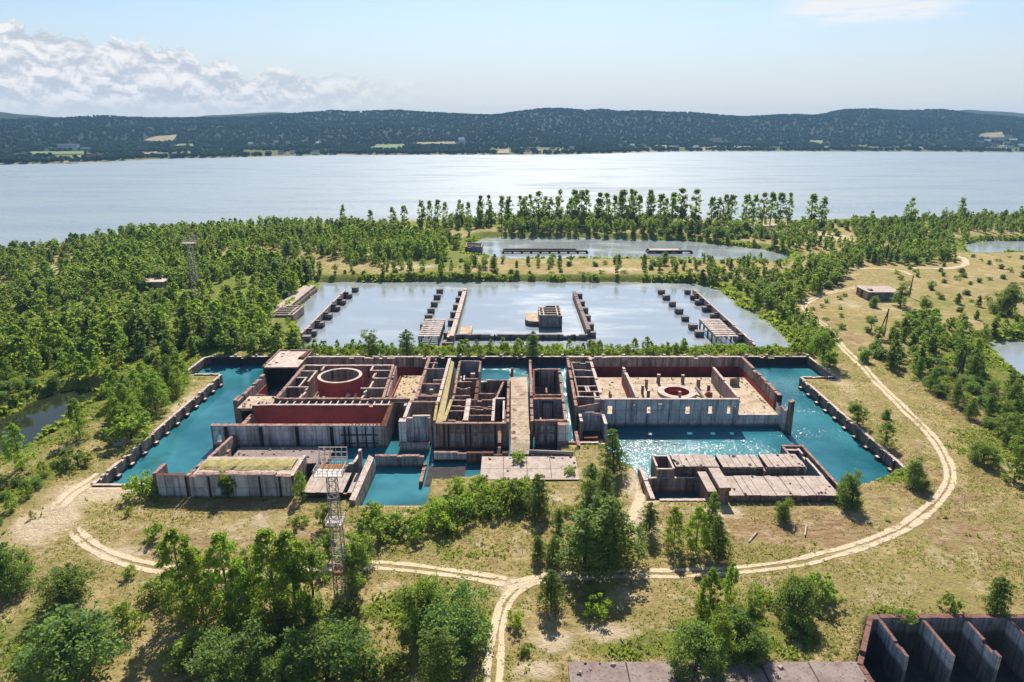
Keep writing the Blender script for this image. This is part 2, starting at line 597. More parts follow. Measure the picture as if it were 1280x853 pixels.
LAKE = W([(-900, 365), (-300, 335), (-60, 322), (40, 312), (140, 296), (230, 285), (420, 281), (560, 277), (700, 275), (860, 277), (1000, 279), (1150, 274), (1300, 273), (1600, 285), (2200, 300)]) + \
    W([(2600, 188), (1900, 189), (1500, 190.5), (1280, 190.5), (1100, 189.5), (960, 189.5), (850, 189.5), (760, 192), (700, 193.5), (560, 193.5), (420, 194), (330, 196), (200, 199), (90, 204.5), (0, 206), (-200, 210), (-700, 216), (-1400, 230)])
PIT = [(61.2, 96.2), (110, 96.2), (110, 68), (54, 68), (54.4, 86.2)]
NATURAL = [POND_B, POND_C, POND_D, POND_E, POND_F, POND_G]


def smooth(x, a, b):
    q = np.clip((x - a) / (b - a), 0, 1)
    return q * q * (3 - 2 * q)


def terrain(x, y):
    x, y = np.asarray(x, float), np.asarray(y, float)
    z = (fbm(x, y, 26, 3) - 0.5) * 0.7 + (vnoise(x, y, 5, 3) - 0.5) * 0.22
    # gentle spoil heaps right and left of the site
    z = z + 1.2 * smooth(fbm(x, y, 70, 2, 9), 0.52, 0.75) * smooth(y, 250, 320) * (y < 1500)
    flat = smooth(sdf(x, y, BASIN), 1, 8)
    z = z * np.clip(flat, 0.05, 1) - 0.12
    wob = (fbm(x, y, 12, 3, 4) - 0.5) * 4
    for p in NATURAL:
        z = z - 4.5 * smooth(-(sdf(x, y, p) + wob * 0.6), -3.5, 3.5)
    dl = sdf(x, y, LAKE)
    z = z - 5.0 * smooth(-(dl + wob), -6, 6)
    z = z - 7.0 * smooth(-sdf(x, y, BASIN), -0.45, 0.4)
    z = z - 9.0 * smooth(-sdf(x, y, PIT), -0.75, 0.1)
    # far shore and the wooded ridge
    far = smooth(y, 1100, 1300)
    ridge = fbm(x, y, 900, 4, 2)
    ht = 8 * smooth(dl, 20, 350) + 150 * smooth(dl, 380, 1750) * (0.72 + 0.75 * (ridge - 0.35)) + 55 * (fbm(x, y, 420, 3, 6) - 0.5) * smooth(dl, 450, 900)
    ht = ht - 90 * smooth(dl, 2600, 3900)
    z = z + far * ht * (dl > 0)
    return z


def axis(near0, near1, step, far, growth, cap):
    a = list(np.arange(near0, near1 + 1e-6, step))
    s = step
    while a[-1] < far:
        s = min(s * growth, cap)
        a.append(a[-1] + s)
    return a


xp = axis(0, 126, 1.0, 4700, 1.05, 45)
XS = np.array([-v for v in reversed(xp[1:])] + xp)
yb = axis(0, 20, 4.0, 230, 1.3, 40)
YS = np.array([58 - v for v in reversed(yb[1:])] + axis(58, 262, 1.0, 5800, 1.016, 40))

# places drawn on the ground: (x, y, rx, ry) in the photograph, strength
SAND = [(125, 612, 70, 22, 1.0), (60, 650, 45, 40, 1.0), (210, 560, 28, 30, .8), (235, 500, 14, 26, .8), (300, 655, 80, 22, .6), (150, 690, 50, 14, .8), (800, 610, 22, 30, 1.0),
        (705, 620, 40, 14, .6), (790, 655, 50, 30, .8), (640, 730, 24, 14, 1.0), (760, 790, 50, 16, .9), (690, 800, 40, 20, .8), (670, 835, 40, 16, .8), (900, 640, 40, 14, .8),
        (1000, 640, 60, 10, .4), (1120, 735, 120, 20, .5), (1060, 380, 40, 12, .6), (1100, 385, 30, 10, .6), (960, 285, 60, 9, .9), (900, 283, 30, 6, .9), (1040, 296, 40, 8, .8), (1040, 470, 18, 40, .7),
        (1230, 345, 60, 12, .5), (770, 337, 60, 5, .7), (520, 334, 50, 5, .7), (430, 335, 40, 5, .5), (60, 340, 16, 8, .9), (200, 352, 20, 6, .8), (1140, 360, 50, 8, .5), (1150, 650, 50, 20, .4),
        (1240, 300, 60, 10, .4), (520, 700, 70, 10, .3), (620, 800, 20, 50, .5), (820, 742, 90, 12, .4)]
LUSH = [(600, 630, 70, 22, 1.0), (470, 650, 40, 16, .7), (560, 668, 60, 16, .5), (1095, 588, 46, 16, 1.0), (1150, 640, 40, 20, .2), (60, 800, 110, 40, .8), (520, 760, 90, 30, .8), (920, 790, 80, 34, .95), (860, 805, 220, 26, .65),
        (380, 800, 110, 60, .7), (600, 440, 330, 8, 1.0), (970, 400, 40, 30, 1.0), (1210, 440, 50, 40, 1.0), (1260, 400, 60, 30, .5), (560, 322, 40, 16, 1.0), (1000, 290, 80, 10, .2), (1140, 300, 60, 16, .8),
        (150, 400, 260, 110, .9), (40, 600, 50, 60, .6), (1250, 560, 60, 40, .5), (1180, 378, 70, 14, .5), (300, 345, 120, 24, .5), (640, 350, 240, 4, .9), (1120, 320, 60, 10, .9), (500, 352, 90, 5, .9),
        (1120, 766, 70, 8, .6), (750, 722, 140, 50, .15), (700, 690, 160, 40, .3), (1000, 800, 90, 14, .6), (560, 690, 60, 14, .5), (470, 690, 40, 10, .5), (30, 760, 40, 30, .5), (1240, 470, 60, 30, .6), (640, 281, 460, 5, .9), (1150, 276, 200, 3, .9), (1000, 570, 20, 10, .3)]
BROWN = [(300, 690, 200, 50, .5), (1000, 660, 160, 30, .7), (1150, 600, 120, 80, .5), (1230, 520, 60, 60, .6), (1200, 660, 90, 60, .5), (1060, 420, 30, 40, .5), (1000, 740, 160, 30, .4), (640, 690, 60, 20, .4),
         (300, 632, 120, 14, .6), (1090, 300, 60, 10, .5), (840, 650, 40, 30, .5), (400, 740, 180, 60, .4)]


def blobs(x, y, lst):
    r = np.zeros_like(x)
    for (px, py, rx, ry, s) in lst:
        c = P(px, py)
        ax = abs(P(px + rx, py)[0] - c[0])
        ay = abs(P(px, py - ry)[1] - P(px, py + ry)[1]) / 2
        d2 = ((x - c[0]) / ax) ** 2 + ((y - c[1]) / ay) ** 2
        r = np.maximum(r, s * np.exp(-d2 * 0.9))
    return r


def build_ground():
    gx, gy = np.meshgrid(XS, YS)
    nx, ny = len(XS), len(YS)
    x, y = gx.ravel(), gy.ravel()
    z = terrain(x, y)
    idx = np.arange(nx * ny).reshape(ny, nx)
    q = np.stack([idx[:-1, :-1], idx[:-1, 1:], idx[1:, 1:], idx[1:, :-1]], -1).reshape(-1, 4)
    me = bpy.data.meshes.new('ground')
    me.vertices.add(nx * ny)
    me.vertices.foreach_set('co', np.stack([x, y, z], -1).ravel())
    me.loops.add(q.size)
    me.loops.foreach_set('vertex_index', q.ravel())
    me.polygons.add(len(q))
    me.polygons.foreach_set('loop_start', np.arange(len(q)) * 4)
    me.polygons.foreach_set('loop_total', np.full(len(q), 4))
    me.polygons.foreach_set('use_smooth', np.ones(len(q), bool))
    me.update()
    sand, lush, brown = blobs(x, y, SAND), blobs(x, y, LUSH), blobs(x, y, BROWN)
    for p in NATURAL:
        lush = np.maximum(lush, smooth(-np.abs(sdf(x, y, p) - 2), -7, -2) * 0.9)
    dl = sdf(x, y, LAKE)
    farw = ((y > 1100) & (dl > 0)).astype(float)
    lush = np.where(farw > 0, 0.55 + 0.4 * (fbm(x, y, 260, 2, 33) > 0.53), lush)
    sand = np.where(farw > 0, np.where((dl < 7), 0.5, 0.0) + 0.9 * (fbm(x, y, 200, 2, 51) > 0.66) * (dl < 500), sand)
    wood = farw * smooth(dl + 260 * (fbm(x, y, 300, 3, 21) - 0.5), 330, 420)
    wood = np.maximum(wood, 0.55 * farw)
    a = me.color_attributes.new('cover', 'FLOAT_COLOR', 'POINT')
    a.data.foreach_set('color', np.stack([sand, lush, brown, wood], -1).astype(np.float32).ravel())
    o = bpy.data.objects.new('ground', me)
    COL.objects.link(o)
    struct(o)
    m, t, out = new_mat('ground')
    p = position(t)
    at = t.new('ShaderNodeAttribute', attribute_name='cover')
    sp = t.new('ShaderNodeSeparateColor')
    t.link(at.outputs['Color'], sp.inputs[0])
    n_big = t.noise(p, 0.045, 5, 0.6)
    n_mid = t.noise(t.mapping(p, loc=(7, 3, 1)), 0.22, 6, 0.7)
    n_fin = t.noise(p, 0.9, 6, 0.8)
    n_str = t.noise(t.mapping(p, (0.25, 1.1, 1.0), (3, 0, 0)), 0.7, 4, 0.7)
    dry = t.mix(t.ramp(n_mid, 0.35, 0.65), (0.45, 0.345, 0.17), (0.28, 0.21, 0.08))
    dry = t.mix(t.ramp(n_fin, 0.45, 0.75), dry, (0.13, 0.095, 0.03))
    dry = t.mix(t.ramp(n_big, 0.42, 0.58, 0, 0.8), dry, (0.27, 0.225, 0.08))
    brn = t.mix(t.ramp(n_str, 0.35, 0.65), (0.25, 0.155, 0.075), (0.38, 0.27, 0.15))
    brn = t.mix(t.ramp(n_fin, 0.48, 0.7), brn, (0.16, 0.10, 0.045))
    grn = t.mix(t.ramp(n_mid, 0.35, 0.65), (0.13, 0.17, 0.025), (0.22, 0.225, 0.05))
    grn = t.mix(t.ramp(n_fin, 0.45, 0.7), grn, (0.075, 0.10, 0.02))
    snd = t.mix(t.ramp(n_fin, 0.35, 0.7), (0.56, 0.46, 0.32), (0.42, 0.32, 0.20))
    fb = t.ramp(t.math('ADD', sp.outputs[2], t.math('MULTIPLY', t.math('SUBTRACT', n_mid, 0.5), 1.2)), 0.28, 0.55)
    fl = t.ramp(t.math('ADD', sp.outputs[1], t.math('MULTIPLY', t.math('SUBTRACT', n_mid, 0.5), 1.3)), 0.30, 0.62)
    fs = t.ramp(t.math('ADD', sp.outputs[0], t.math('ADD', t.math('MULTIPLY', t.math('SUBTRACT', n_mid, 0.5), 1.3), t.math('MULTIPLY', t.math('SUBTRACT', n_fin, 0.5), 0.6))), 0.42, 0.75)
    # thin bald sandy patches anywhere the turf is sparse
    bald = t.ramp(t.noise(t.mapping(p, loc=(70, 2, 0)), 0.16, 7, 0.72), 0.53, 0.64)
    col = t.mix(fb, dry, brn)
    col = t.mix(t.math('MULTIPLY', bald, 0.55), col, snd)
    col = t.mix(fl, col, grn)
    col = t.mix(fs, col, snd)
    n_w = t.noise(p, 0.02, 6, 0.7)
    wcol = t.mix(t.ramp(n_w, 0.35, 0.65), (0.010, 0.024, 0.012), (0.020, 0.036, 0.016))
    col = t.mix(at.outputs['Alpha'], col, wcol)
    h = t.math('ADD', n_fin, t.math('MULTIPLY', n_mid, 1.5))
    principled(t, out, col, 1.0, 0.1, t.bump(h, 1.0, 0.6))
    me.materials.append(m)
    return o


build_ground()


# ------------------------------------------------------------------ water
def water_mat(name, color, rough, waves, strength, patch=None, spec=0.5, deep=None, ior=1.333, open_side=False, streaks=None):
    m, t, out = new_mat(name)
    p = position(t)
    col = color
    if deep:
        col = t.mix(t.ramp(t.noise(p, 0.03, 4, 0.6), 0.35, 0.65), color, deep)
        col = t.mix(t.ramp(t.noise(t.mapping(p, loc=(5, 50, 0)), 0.07, 5, 0.65), 0.55, 0.75, 0, 0.55), col, [0.5 * deep[0] + .01, 0.6 * deep[1], 0.45 * deep[2]])
    h = None
    for (sc, amp, asp) in waves:
        n = t.noise(t.mapping(p, (sc * asp, sc, sc)), 1.0, 3, 0.6)
        n = t.math('MULTIPLY', n, amp)
        h = n if h is None else t.math('ADD', h, n)
    st = strength
    if patch:
        sc, lo, hi, a, b = patch
        st = t.ramp(t.noise(t.mapping(p, (0.6, 1, 1), (4, 9, 0)), sc, 4, 0.65), lo, hi, a, b)
        if open_side:
            # the wind only reaches the open right arm and the back of the basin
            s3 = t.new('ShaderNodeSeparateXYZ')
            t.link(p, s3.inputs[0])
            r_ = t.ramp(s3.outputs[0], 8, 26)
            k_ = t.math('MULTIPLY', t.ramp(s3.outputs[1], 196, 206), t.ramp(s3.outputs[0], -24, -14))
            st = t.math('ADD', 0.12, t.math('MULTIPLY', st, t.math('MAXIMUM', r_, k_)))
    if streaks:
        # wind patches roughen the surface in long bands
        (u_, v_), r1 = streaks
        rough = t.ramp(t.noise(t.mapping(p, (u_, v_, 1), (2, 6, 0)), 1.0, 6, 0.68), 0.36, 0.66, rough, r1)
    b = principled(t, out, col, rough, spec, t.bump(h, st, 1.0))
    b.inputs['IOR'].default_value = ior
    return m


M['lake'] = water_mat('lake_surface', (0.20, 0.25, 0.29), 0.36, [(0.12, 0.9, 0.45), (0.4, 0.45, 0.6)], 0.9, ior=1.45, spec=0.14, streaks=((0.004, 0.016), 0.75))  # pale base carries part of the sky's brightness on the lake
M['pondw'] = water_mat('pond_surface', (0.25, 0.28, 0.30), 0.05, [(0.5, 0.05, 0.5), (1.8, 0.03, 0.7)], 0.5, (0.03, 0.42, 0.62, 0.15, 0.9), ior=2.5, streaks=((0.02, 0.05), 0.22))  # pale base and raised IOR imitate a bright sky reflection
M['canalw'] = water_mat('canal_surface', (0.042, 0.195, 0.235), 0.10, [(0.55, 0.10, 0.6), (1.5, 0.13, 0.8)], 0.6, (0.05, 0.36, 0.56, 0.4, 1.9), deep=(0.010, 0.095, 0.125), open_side=True)
M['bogw'] = water_mat('bog_surface', (0.02, 0.025, 0.012), 0.04, [(0.5, 0.03, 0.6), (2, 0.01, 0.8)], 0.25)


def sheet(name, poly, mat, z=WZ):
    mb = MB()
    ar = sum(poly[i][0] * poly[(i + 1) % len(poly)][1] - poly[(i + 1) % len(poly)][0] * poly[i][1] for i in range(len(poly)))
    pp = poly if ar > 0 else poly[::-1]
    mb.poly([(x, y, z) for x, y in pp])
    return struct(mb.build(name, M[mat]))


def bbox(poly, m):
    xs, ys = [p[0] for p in poly], [p[1] for p in poly]
    return [(min(xs) - m, min(ys) - m), (max(xs) + m, min(ys) - m), (max(xs) + m, max(ys) + m), (min(xs) - m, max(ys) + m)]


sheet('canal_water', [(-113, 131), (111, 131), (111, 238), (-113, 238)], 'canalw')
sheet('pond_water', bbox(POND_B, 8), 'pondw')
sheet('pond_water', bbox(POND_C, 8), 'pondw')
sheet('pond_water', bbox(POND_D, 8), 'pondw')
sheet('pond_water', bbox(POND_E, 6), 'pondw', WZ - 0.01)
sheet('pond_water', bbox(POND_F, 4), 'canalw', WZ - 0.02)
sheet('pond_water', bbox(POND_G, 5), 'bogw', WZ - 0.03)
sheet('pit_water', [(55, 69), (109, 69), (109, 96), (55, 96)], 'canalw', -7.2)


def build_lake():
    # strips follow both shores so the sheet stays simple
    near, far = LAKE[:15], LAKE[15:][::-1]
    mb = MB()
    xs = np.linspace(-3600, 3600, 60)
    nx, ny_ = zip(*near)
    fx, fy = zip(*far)
    for i in range(59):
        a, b = xs[i], xs[i + 1]
        na, nb = np.interp(a, nx, ny_) - 14, np.interp(b, nx, ny_) - 14
        fa, fb_ = np.interp(a, fx, fy) + 14, np.interp(b, fx, fy) + 14
        mb.quad((a, na, WZ), (b, nb, WZ), (b, fb_, WZ), (a, fa, WZ))
    return struct(mb.build('lake_water', M['lake']))


build_lake()


# ------------------------------------------------------------------ dirt tracks
def catmull(pts, step=1.2):
    out = []
    n = len(pts)
    for i in range(n - 1):
        p0, p1, p2, p3 = pts[max(i - 1, 0)], pts[i], pts[i + 1], pts[min(i + 2, n - 1)]
        L = math.hypot(p2[0] - p1[0], p2[1] - p1[1])
        k = max(2, int(L / step))
        for j in range(k):
            t = j / k
            out.append(tuple(0.5 * ((2 * p1[q]) + (-p0[q] + p2[q]) * t + (2 * p0[q] - 5 * p1[q] + 4 * p2[q] - p3[q]) * t * t + (-p0[q] + 3 * p1[q] - 3 * p2[q] + p3[q]) * t ** 3) for q in (0, 1)))
    out.append(tuple(pts[-1]))
    return out


def track_mat():
    m, t, out = new_mat('track_sand')
    p = position(t)
    n = t.noise(p, 1.4, 5, 0.75)
    n2 = t.noise(p, 0.3, 4, 0.7)
    col = t.mix(t.ramp(n, 0.35, 0.7), (0.58, 0.48, 0.34), (0.42, 0.33, 0.21))
    at = t.new('ShaderNodeAttribute', attribute_name='edge')
    e = t.math('ADD', at.outputs['Fac'], t.math('ADD', t.math('MULTIPLY', t.math('SUBTRACT', n, 0.5), 2.6), t.math('MULTIPLY', t.math('SUBTRACT', n2, 0.5), 2.4)))
    b = t.new('ShaderNodeBsdfPrincipled')
    t.put(b.inputs['Base Color'], col)
    b.inputs['Roughness'].default_value = 1.0
    b.inputs['Specular IOR Level'].default_value = 0.1
    t.link(t.bump(n, 0.6, 0.2), b.inputs['Normal'])
    tr = t.new('ShaderNodeBsdfTransparent')
    mx = t.new('ShaderNodeMixShader')
    t.put(mx.inputs[0], t.ramp(e, 0.28, 0.72))
    t.link(tr.outputs[0], mx.inputs[1])
    t.link(b.outputs[0], mx.inputs[2])
    t.link(mx.outputs[0], out.inputs['Surface'])
    return m


M['track'] = track_mat()
TRACKS = []


def track(name, px, offs=((-0.85, 0.5), (0.85, 0.5)), fade=0.0):
    line = catmull([G(x, y) for x, y in px])
    L = np.array(line)
    TRACKS.append(L)
    d = np.gradient(L, axis=0)
    d /= np.linalg.norm(d, axis=1)[:, None] + 1e-9
    nrm = np.stack([-d[:, 1], d[:, 0]], -1)
    verts, faces, edge = [], [], []
    for (of, hw) in offs:
        wid = np.array([.72 + .6 * float(vnoise(a, b, 6, of + 5)) for a, b in line])
        wob = (np.array([float(vnoise(a, b, 9, of)) for a, b in line]) - 0.5) * 0.5
        i0 = len(verts)
        for k in range(len(L)):
            for j, e in ((-1.7, -0.25), (-0.8, 0.9), (0.8, 0.9), (1.7, -0.25)):
                q = L[k] + nrm[k] * (of + wob[k] + j * hw * wid[k])
                verts.append((q[0], q[1]))
                ff = 1.0
                if fade and (k < fade):
                    ff = k / fade
                edge.append(e - (1 - ff) * 1.2)
        for k in range(len(L) - 1):
            for j in range(3):
                a = i0 + 4 * k + j
                faces.append((a, a + 1, a + 5, a + 4))
    va = np.array(verts)
    z = terrain(va[:, 0], va[:, 1]) + 0.06
    me = bpy.data.meshes.new(name)
    me.from_pydata([(a, b, c) for (a, b), c in zip(verts, z)], [], faces)
    at = me.attributes.new('edge', 'FLOAT', 'POINT')
    at.data.foreach_set('value', np.array(edge, np.float32))
    me.materials.append(M['track'])
    me.update()
    o = bpy.data.objects.new(name, me)
    COL.objects.link(o)
    return struct(o)


track('dirt_track', [(78, 645), (92, 663), (112, 681), (150, 698), (215, 712), (300, 718), (400, 708), (470, 706), (540, 713), (600, 722), (632, 727)], fade=8)
track('dirt_track', [(640, 731), (690, 722), (770, 718), (850, 716), (920, 712), (1000, 702), (1070, 683), (1130, 658), (1165, 632), (1184, 607), (1187, 588), (1179, 567), (1160, 540), (1130, 511), (1100, 482), (1072, 452), (1050, 430), (1032, 408), (1012, 393), (1005, 382), (1020, 372), (1050, 363), (1080, 357)])
track('dirt_track', [(690, 720), (655, 731), (634, 749), (624, 778), (619, 815), (616, 853), (613, 900)])
track('dirt_track', [(1060, 338), (1100, 336), (1125, 340), (1138, 346)], offs=((0, 1.3),))
track('dirt_track', [(1140, 336), (1180, 338), (1204, 334), (1206, 326), (1198, 320)], offs=((0, 1.5),))
track('dirt_track', [(60, 650), (85, 620), (110, 604), (128, 592)], offs=((-1.2, .7), (1.2, .7)), fade=6)
track('dirt_track', [(800, 580), (803, 600), (798, 625), (786, 650)], offs=((0, 1.3),), fade=3)


def build_haze():
    m, t, out = new_mat('haze')
    v = t.new('ShaderNodeVolumePrincipled')
    v.inputs['Color'].default_value = (0.34, 0.64, 1.0, 1)
    v.inputs['Density'].default_value = HAZE
    v.inputs['Anisotropy'].default_value = 0.0
    t.link(v.outputs[0], out.inputs['Volume'])
    mb = MB()
    vs = np.empty(len(bpy.data.meshes['ground'].vertices) * 3, np.float32)
    bpy.data.meshes['ground'].vertices.foreach_get('co', vs)
    vs = vs.reshape(-1, 3)
    mb.box(vs[:, 0].min() - 5, vs[:, 0].max() + 5, vs[:, 1].min() - 5, vs[:, 1].max() + 5, vs[:, 2].min() - 1, vs[:, 2].max() + 30)
    o = mb.build('haze', m)
    o['kind'] = 'stuff'
    return o


HAZE = 0.00007
if HAZE > 0:
    build_haze()

# ------------------------------------------------------------------ reactor hall on the left
ZT = 5.7
T1 = thing('hall_ruin', 'roofless concrete reactor hall ruin holding the tall red round shaft', 'ruin', (-54, 190, -4))


def w1(a, b, zt=ZT, mat='mauve', th=0.8, zb=-4.2, name='partition_wall', **k):
    return wall(T1, a, b, zt, zb, th, mat, name, **k)


# covered corner block with holes in its roof
def corner_block():
    mb = MB()
    x0, x1, y0, y1 = -80.6, -69.1, 207.4, 224.6
    holes = [(-79.6, -78.4, 209.4, 210.2), (-78.0, -76.9, 211.4, 212.4), (-79.3, -78.5, 213.2, 213.8), (-78.0, -77.2, 217.4, 218.4), (-79.0, -77.6, 220.8, 221.5)]
    xs = sorted({x0, x1, *[h[0] for h in holes], *[h[1] for h in holes]})
    ys = sorted({y0, y1, *[h[2] for h in holes], *[h[3] for h in holes]})
    for i in range(len(xs) - 1):
        for j in range(len(ys) - 1):
            cx, cy = (xs[i] + xs[i + 1]) / 2, (ys[j] + ys[j + 1]) / 2
            if any(h[0] < cx < h[1] and h[2] < cy < h[3] for h in holes):
                continue
            mb.quad((xs[i], ys[j], 5.75), (xs[i + 1], ys[j], 5.75), (xs[i + 1], ys[j + 1], 5.75), (xs[i], ys[j + 1], 5.75), 0)
            mb.quad((xs[i], ys[j + 1], 5.25), (xs[i + 1], ys[j + 1], 5.25), (xs[i + 1], ys[j], 5.25), (xs[i], ys[j], 5.25), 1)
    for a, b in (((x0, y0), (x1, y0)), ((x1, y0), (x1, y1)), ((x1, y1), (x0, y1)), ((x0, y1), (x0, y0))):
        mb.quad((*a, 5.25), (*b, 5.25), (*b, 5.75), (*a, 5.75), 1)
    mb.build('roof_slab', [M['paletop'], M['brown']], T1)
    mb = MB()
    wall_mb((x0 + .3, y0 + .3), (x0 + .3, y1), 6.2, 5.76, 0.5, mb)
    wall_mb((x0 + .6, y1 - .3), (x1, y1 - .3), 6.15, 5.76, 0.5, mb)
    mb.build('parapet', [M['mauve'], M['top']], T1)
    mb = MB()
    mb.hull8([(-71.6, 215.5, 5.76), (-69.3, 215.0, 5.76), (-69.2, 224, 5.76), (-70.4, 224, 5.76)], [(-71.3, 215.8, 6.3), (-69.5, 215.3, 6.5), (-69.4, 223.5, 6.4), (-70.2, 223.6, 6.2)])
    mb.build('roof_curb', [M['rust']], T1)
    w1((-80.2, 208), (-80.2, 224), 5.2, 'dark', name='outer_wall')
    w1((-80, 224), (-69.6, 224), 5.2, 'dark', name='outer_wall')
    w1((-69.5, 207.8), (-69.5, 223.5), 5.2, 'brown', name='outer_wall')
    w1((-79.8, 216), (-70, 216), 5.2, 'dark')  # near-black walls paint the shade inside the open-fronted block


corner_block()
w1((-78, 184.4), (-78, 201.2), ZT, 'mauve', 1.0, name='outer_wall')
slab(T1, -77.48, -77.3, 184.6, 201, -2.5, 2.4, 'redbright', 'red_lining')
w1((-79.4, 181.0), (-79.4, 184.8), 5.2, 'brown', 1.0, name='buttress')
w1((-78.2, 180.2), (-78.2, 184.2), 5.3, 'mauve', 0.7, name='buttress')
w1((-76.6, 177), (-76.6, 183.5), 2.6, 'brown', 0.8)
slab(T1, -77.2, -67.9, 177, 186, 3.6, 4.4, 'floor', 'floor_slab', 'brown')
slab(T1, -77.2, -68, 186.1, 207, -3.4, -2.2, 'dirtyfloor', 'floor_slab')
w1((-77.5, 186), (-68, 186), 3.58, 'brown')
# long red-lined channel along the front
w1((-72.6, 176.6), (-33.6, 176.6), ZT, 'brown', 0.9, name='channel_wall', top='paletop', rough=0.06)
slab(T1, -72.2, -34.6, 175.93, 176.1, -4, 5.25, 'red', 'red_lining')
slab(T1, -72.8, -34.2, 177.1, 180.8, 3.9, 4.6, 'dirtyfloor', 'channel_roof', 'brown')
mb = MB()
for k in range(19):
    x = -72.0 + k * 2.06
    mb.box(x, x + 0.35, 177.0, 179.6, 4.61, 5.5 + jit(.12), 1, 0)
mb.build_each('rail_block', [M['paletop'], M['brown']], T1)
wall_holes(T1, -80.9, -35.2, 168.2, -4.4, 3.4, 1.3, [(-79.6, -78.3, -1.4, 0.7), (-77.6, -76.9, -2.0, 1.0)], 'white', 'front_wall')
mb = MB()
for k, x in enumerate([-77.2, -67.9, -58.2, -48.9, -45.2]):
    mb.box(x, x + (0.9 if k != 4 else 0.5), 167.28, 167.52, -4.0, 3.1)
for x in (-44, -41.8, -39.5, -37.4):
    mb.box(x, x + 0.35, 167.30, 167.5, -4, 3.0)
for z in (-1.8, 0.6):
    mb.box(-46, -36, 167.24, 167.29, z, z + 0.35)
mb.build_each('dark_strip', [M['dark']], T1)  # near-black strips laid over the white panels
mb = MB()
for k in range(9):
    x = -43 + k * 0.95
    mb.box(x, x + 0.18, 167.6, 168.6, 3.3, 3.75 + jit(.1))
mb.build_each('rebar_stub', [M['rust']], T1)
mb = MB()
mb.hull8([(-35.2, 167.2, -4.3), (-33.6, 167.2, -4.3), (-33.0, 177.4, -4.3), (-34.3, 177.4, -4.3)], [(-35.2, 167.3, 3.5), (-33.7, 167.3, 3.35), (-33.1, 177.3, 5.95), (-34.2, 177.3, 5.85)], 0, 1)
mb.build('end_wall', [M['mauve'], M['rust']], T1)
w1((-72.6, 168.9), (-72.6, 176), 3.2, 'brown', 1.2)
# walled core around the shaft
w1((-67.5, 181.2), (-67.5, 209.8), ZT, 'mauve', 1.0, name='core_wall')
w1((-67.0, 209.5), (-38.4, 209.5), ZT + .05, 'mauve', 0.9, name='core_wall', top='paletop')
w1((-36.9, 181.6), (-38.6, 209.0), ZT + .1, 'mauve', 0.8, name='core_wall')
w1((-36.0, 181.6), (-37.7, 209.0), ZT - .1, 'mauve', 0.5, name='core_wall')
w1((-67.2, 181.3), (-28.0, 181.3), ZT - .05, 'mauve', 0.9, name='core_wall')
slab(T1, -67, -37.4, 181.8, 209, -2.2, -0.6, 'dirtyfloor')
for a, b in (((-67, 190.3), (-60.8, 190.3)), ((-61, 181.8), (-61, 190)), ((-67, 199), (-63.6, 199)), ((-64, 190.6), (-64, 198.8)), ((-67, 204.7), (-62, 204.7)), ((-62.2, 194.8), (-62.2, 204.4)),
             ((-60.9, 205.0), (-60.9, 209.1)), ((-45.1, 205), (-45.1, 209.1)), ((-45.3, 204.8), (-39, 204.8)), ((-43.2, 198.6), (-43.2, 204.6)), ((-43, 198.5), (-38.6, 198.5)), ((-42.6, 190.2), (-42.6, 196)),
             ((-45.2, 190), (-38, 190)), ((-43.3, 182), (-43.3, 189.8))):
    w1(a, b, ZT - random.uniform(.0, .35), 'mauve', 0.55, zb=-1.5, top='paletop')
ring(T1, -52.8, 196.6, 6.7, 5.75, -1.5, 7.0, ('redbright', 'paletop', 'mauve'), 'reactor_shaft', zin=-2.0)
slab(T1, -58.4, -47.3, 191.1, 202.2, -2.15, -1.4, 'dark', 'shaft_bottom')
mb = MB()
mb.bar((-50.5, 184, -0.5), (-48.2, 187.6, 4.6), 0.55)
mb.build('fallen_column', [M['slab']], T1)
mb = MB()
mb.bar((-47.8, 184, -0.5), (-45.8, 187.4, 4.6), 0.55)
mb.build('fallen_column', [M['slab']], T1)
mb = MB()
mb.box(-55.4, -54.6, 185, 185.8, -0.6, 4.4)
mb.build('pillar', [M['mauve']], T1)
mb = MB()
mb.hull8([(-60, 184.5, -.6), (-56.6, 184.2, -.6), (-57, 187.8, -.6), (-59.6, 188, -.6)], [(-59.4, 185, 1.6), (-57, 185, 2.2), (-57.4, 187, 1.2), (-59.3, 187.2, 1.8)])
mb.build('rubble_heap', [M['rubble']], T1)
# back wall and the rubble room
w1((-69.0, 218.2), (-25.6, 218.2), ZT, 'mauve', 1.0, name='back_wall', top='paletop')
slab(T1, -68.4, -27.9, 217.5, 217.66, -4, 2.0, 'red', 'red_lining')
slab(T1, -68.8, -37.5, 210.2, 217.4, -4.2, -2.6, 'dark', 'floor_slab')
slab(T1, -36.0, -28.0, 181.9, 211, 0.2, 1.5, 'rubble', 'rubble_floor', 'brown')
w1((-27.5, 181.0), (-27.8, 218.4), ZT, 'mauve', 0.9, name='outer_wall')
slab(T1, -36.3, -36.1, 182, 208, 1.5, 2.6, 'redbright', 'red_lining')
slab(T1, -34.5, -27.8, 179.9, 180.7, -4.2, 5.0, 'brown', 'front_wall')
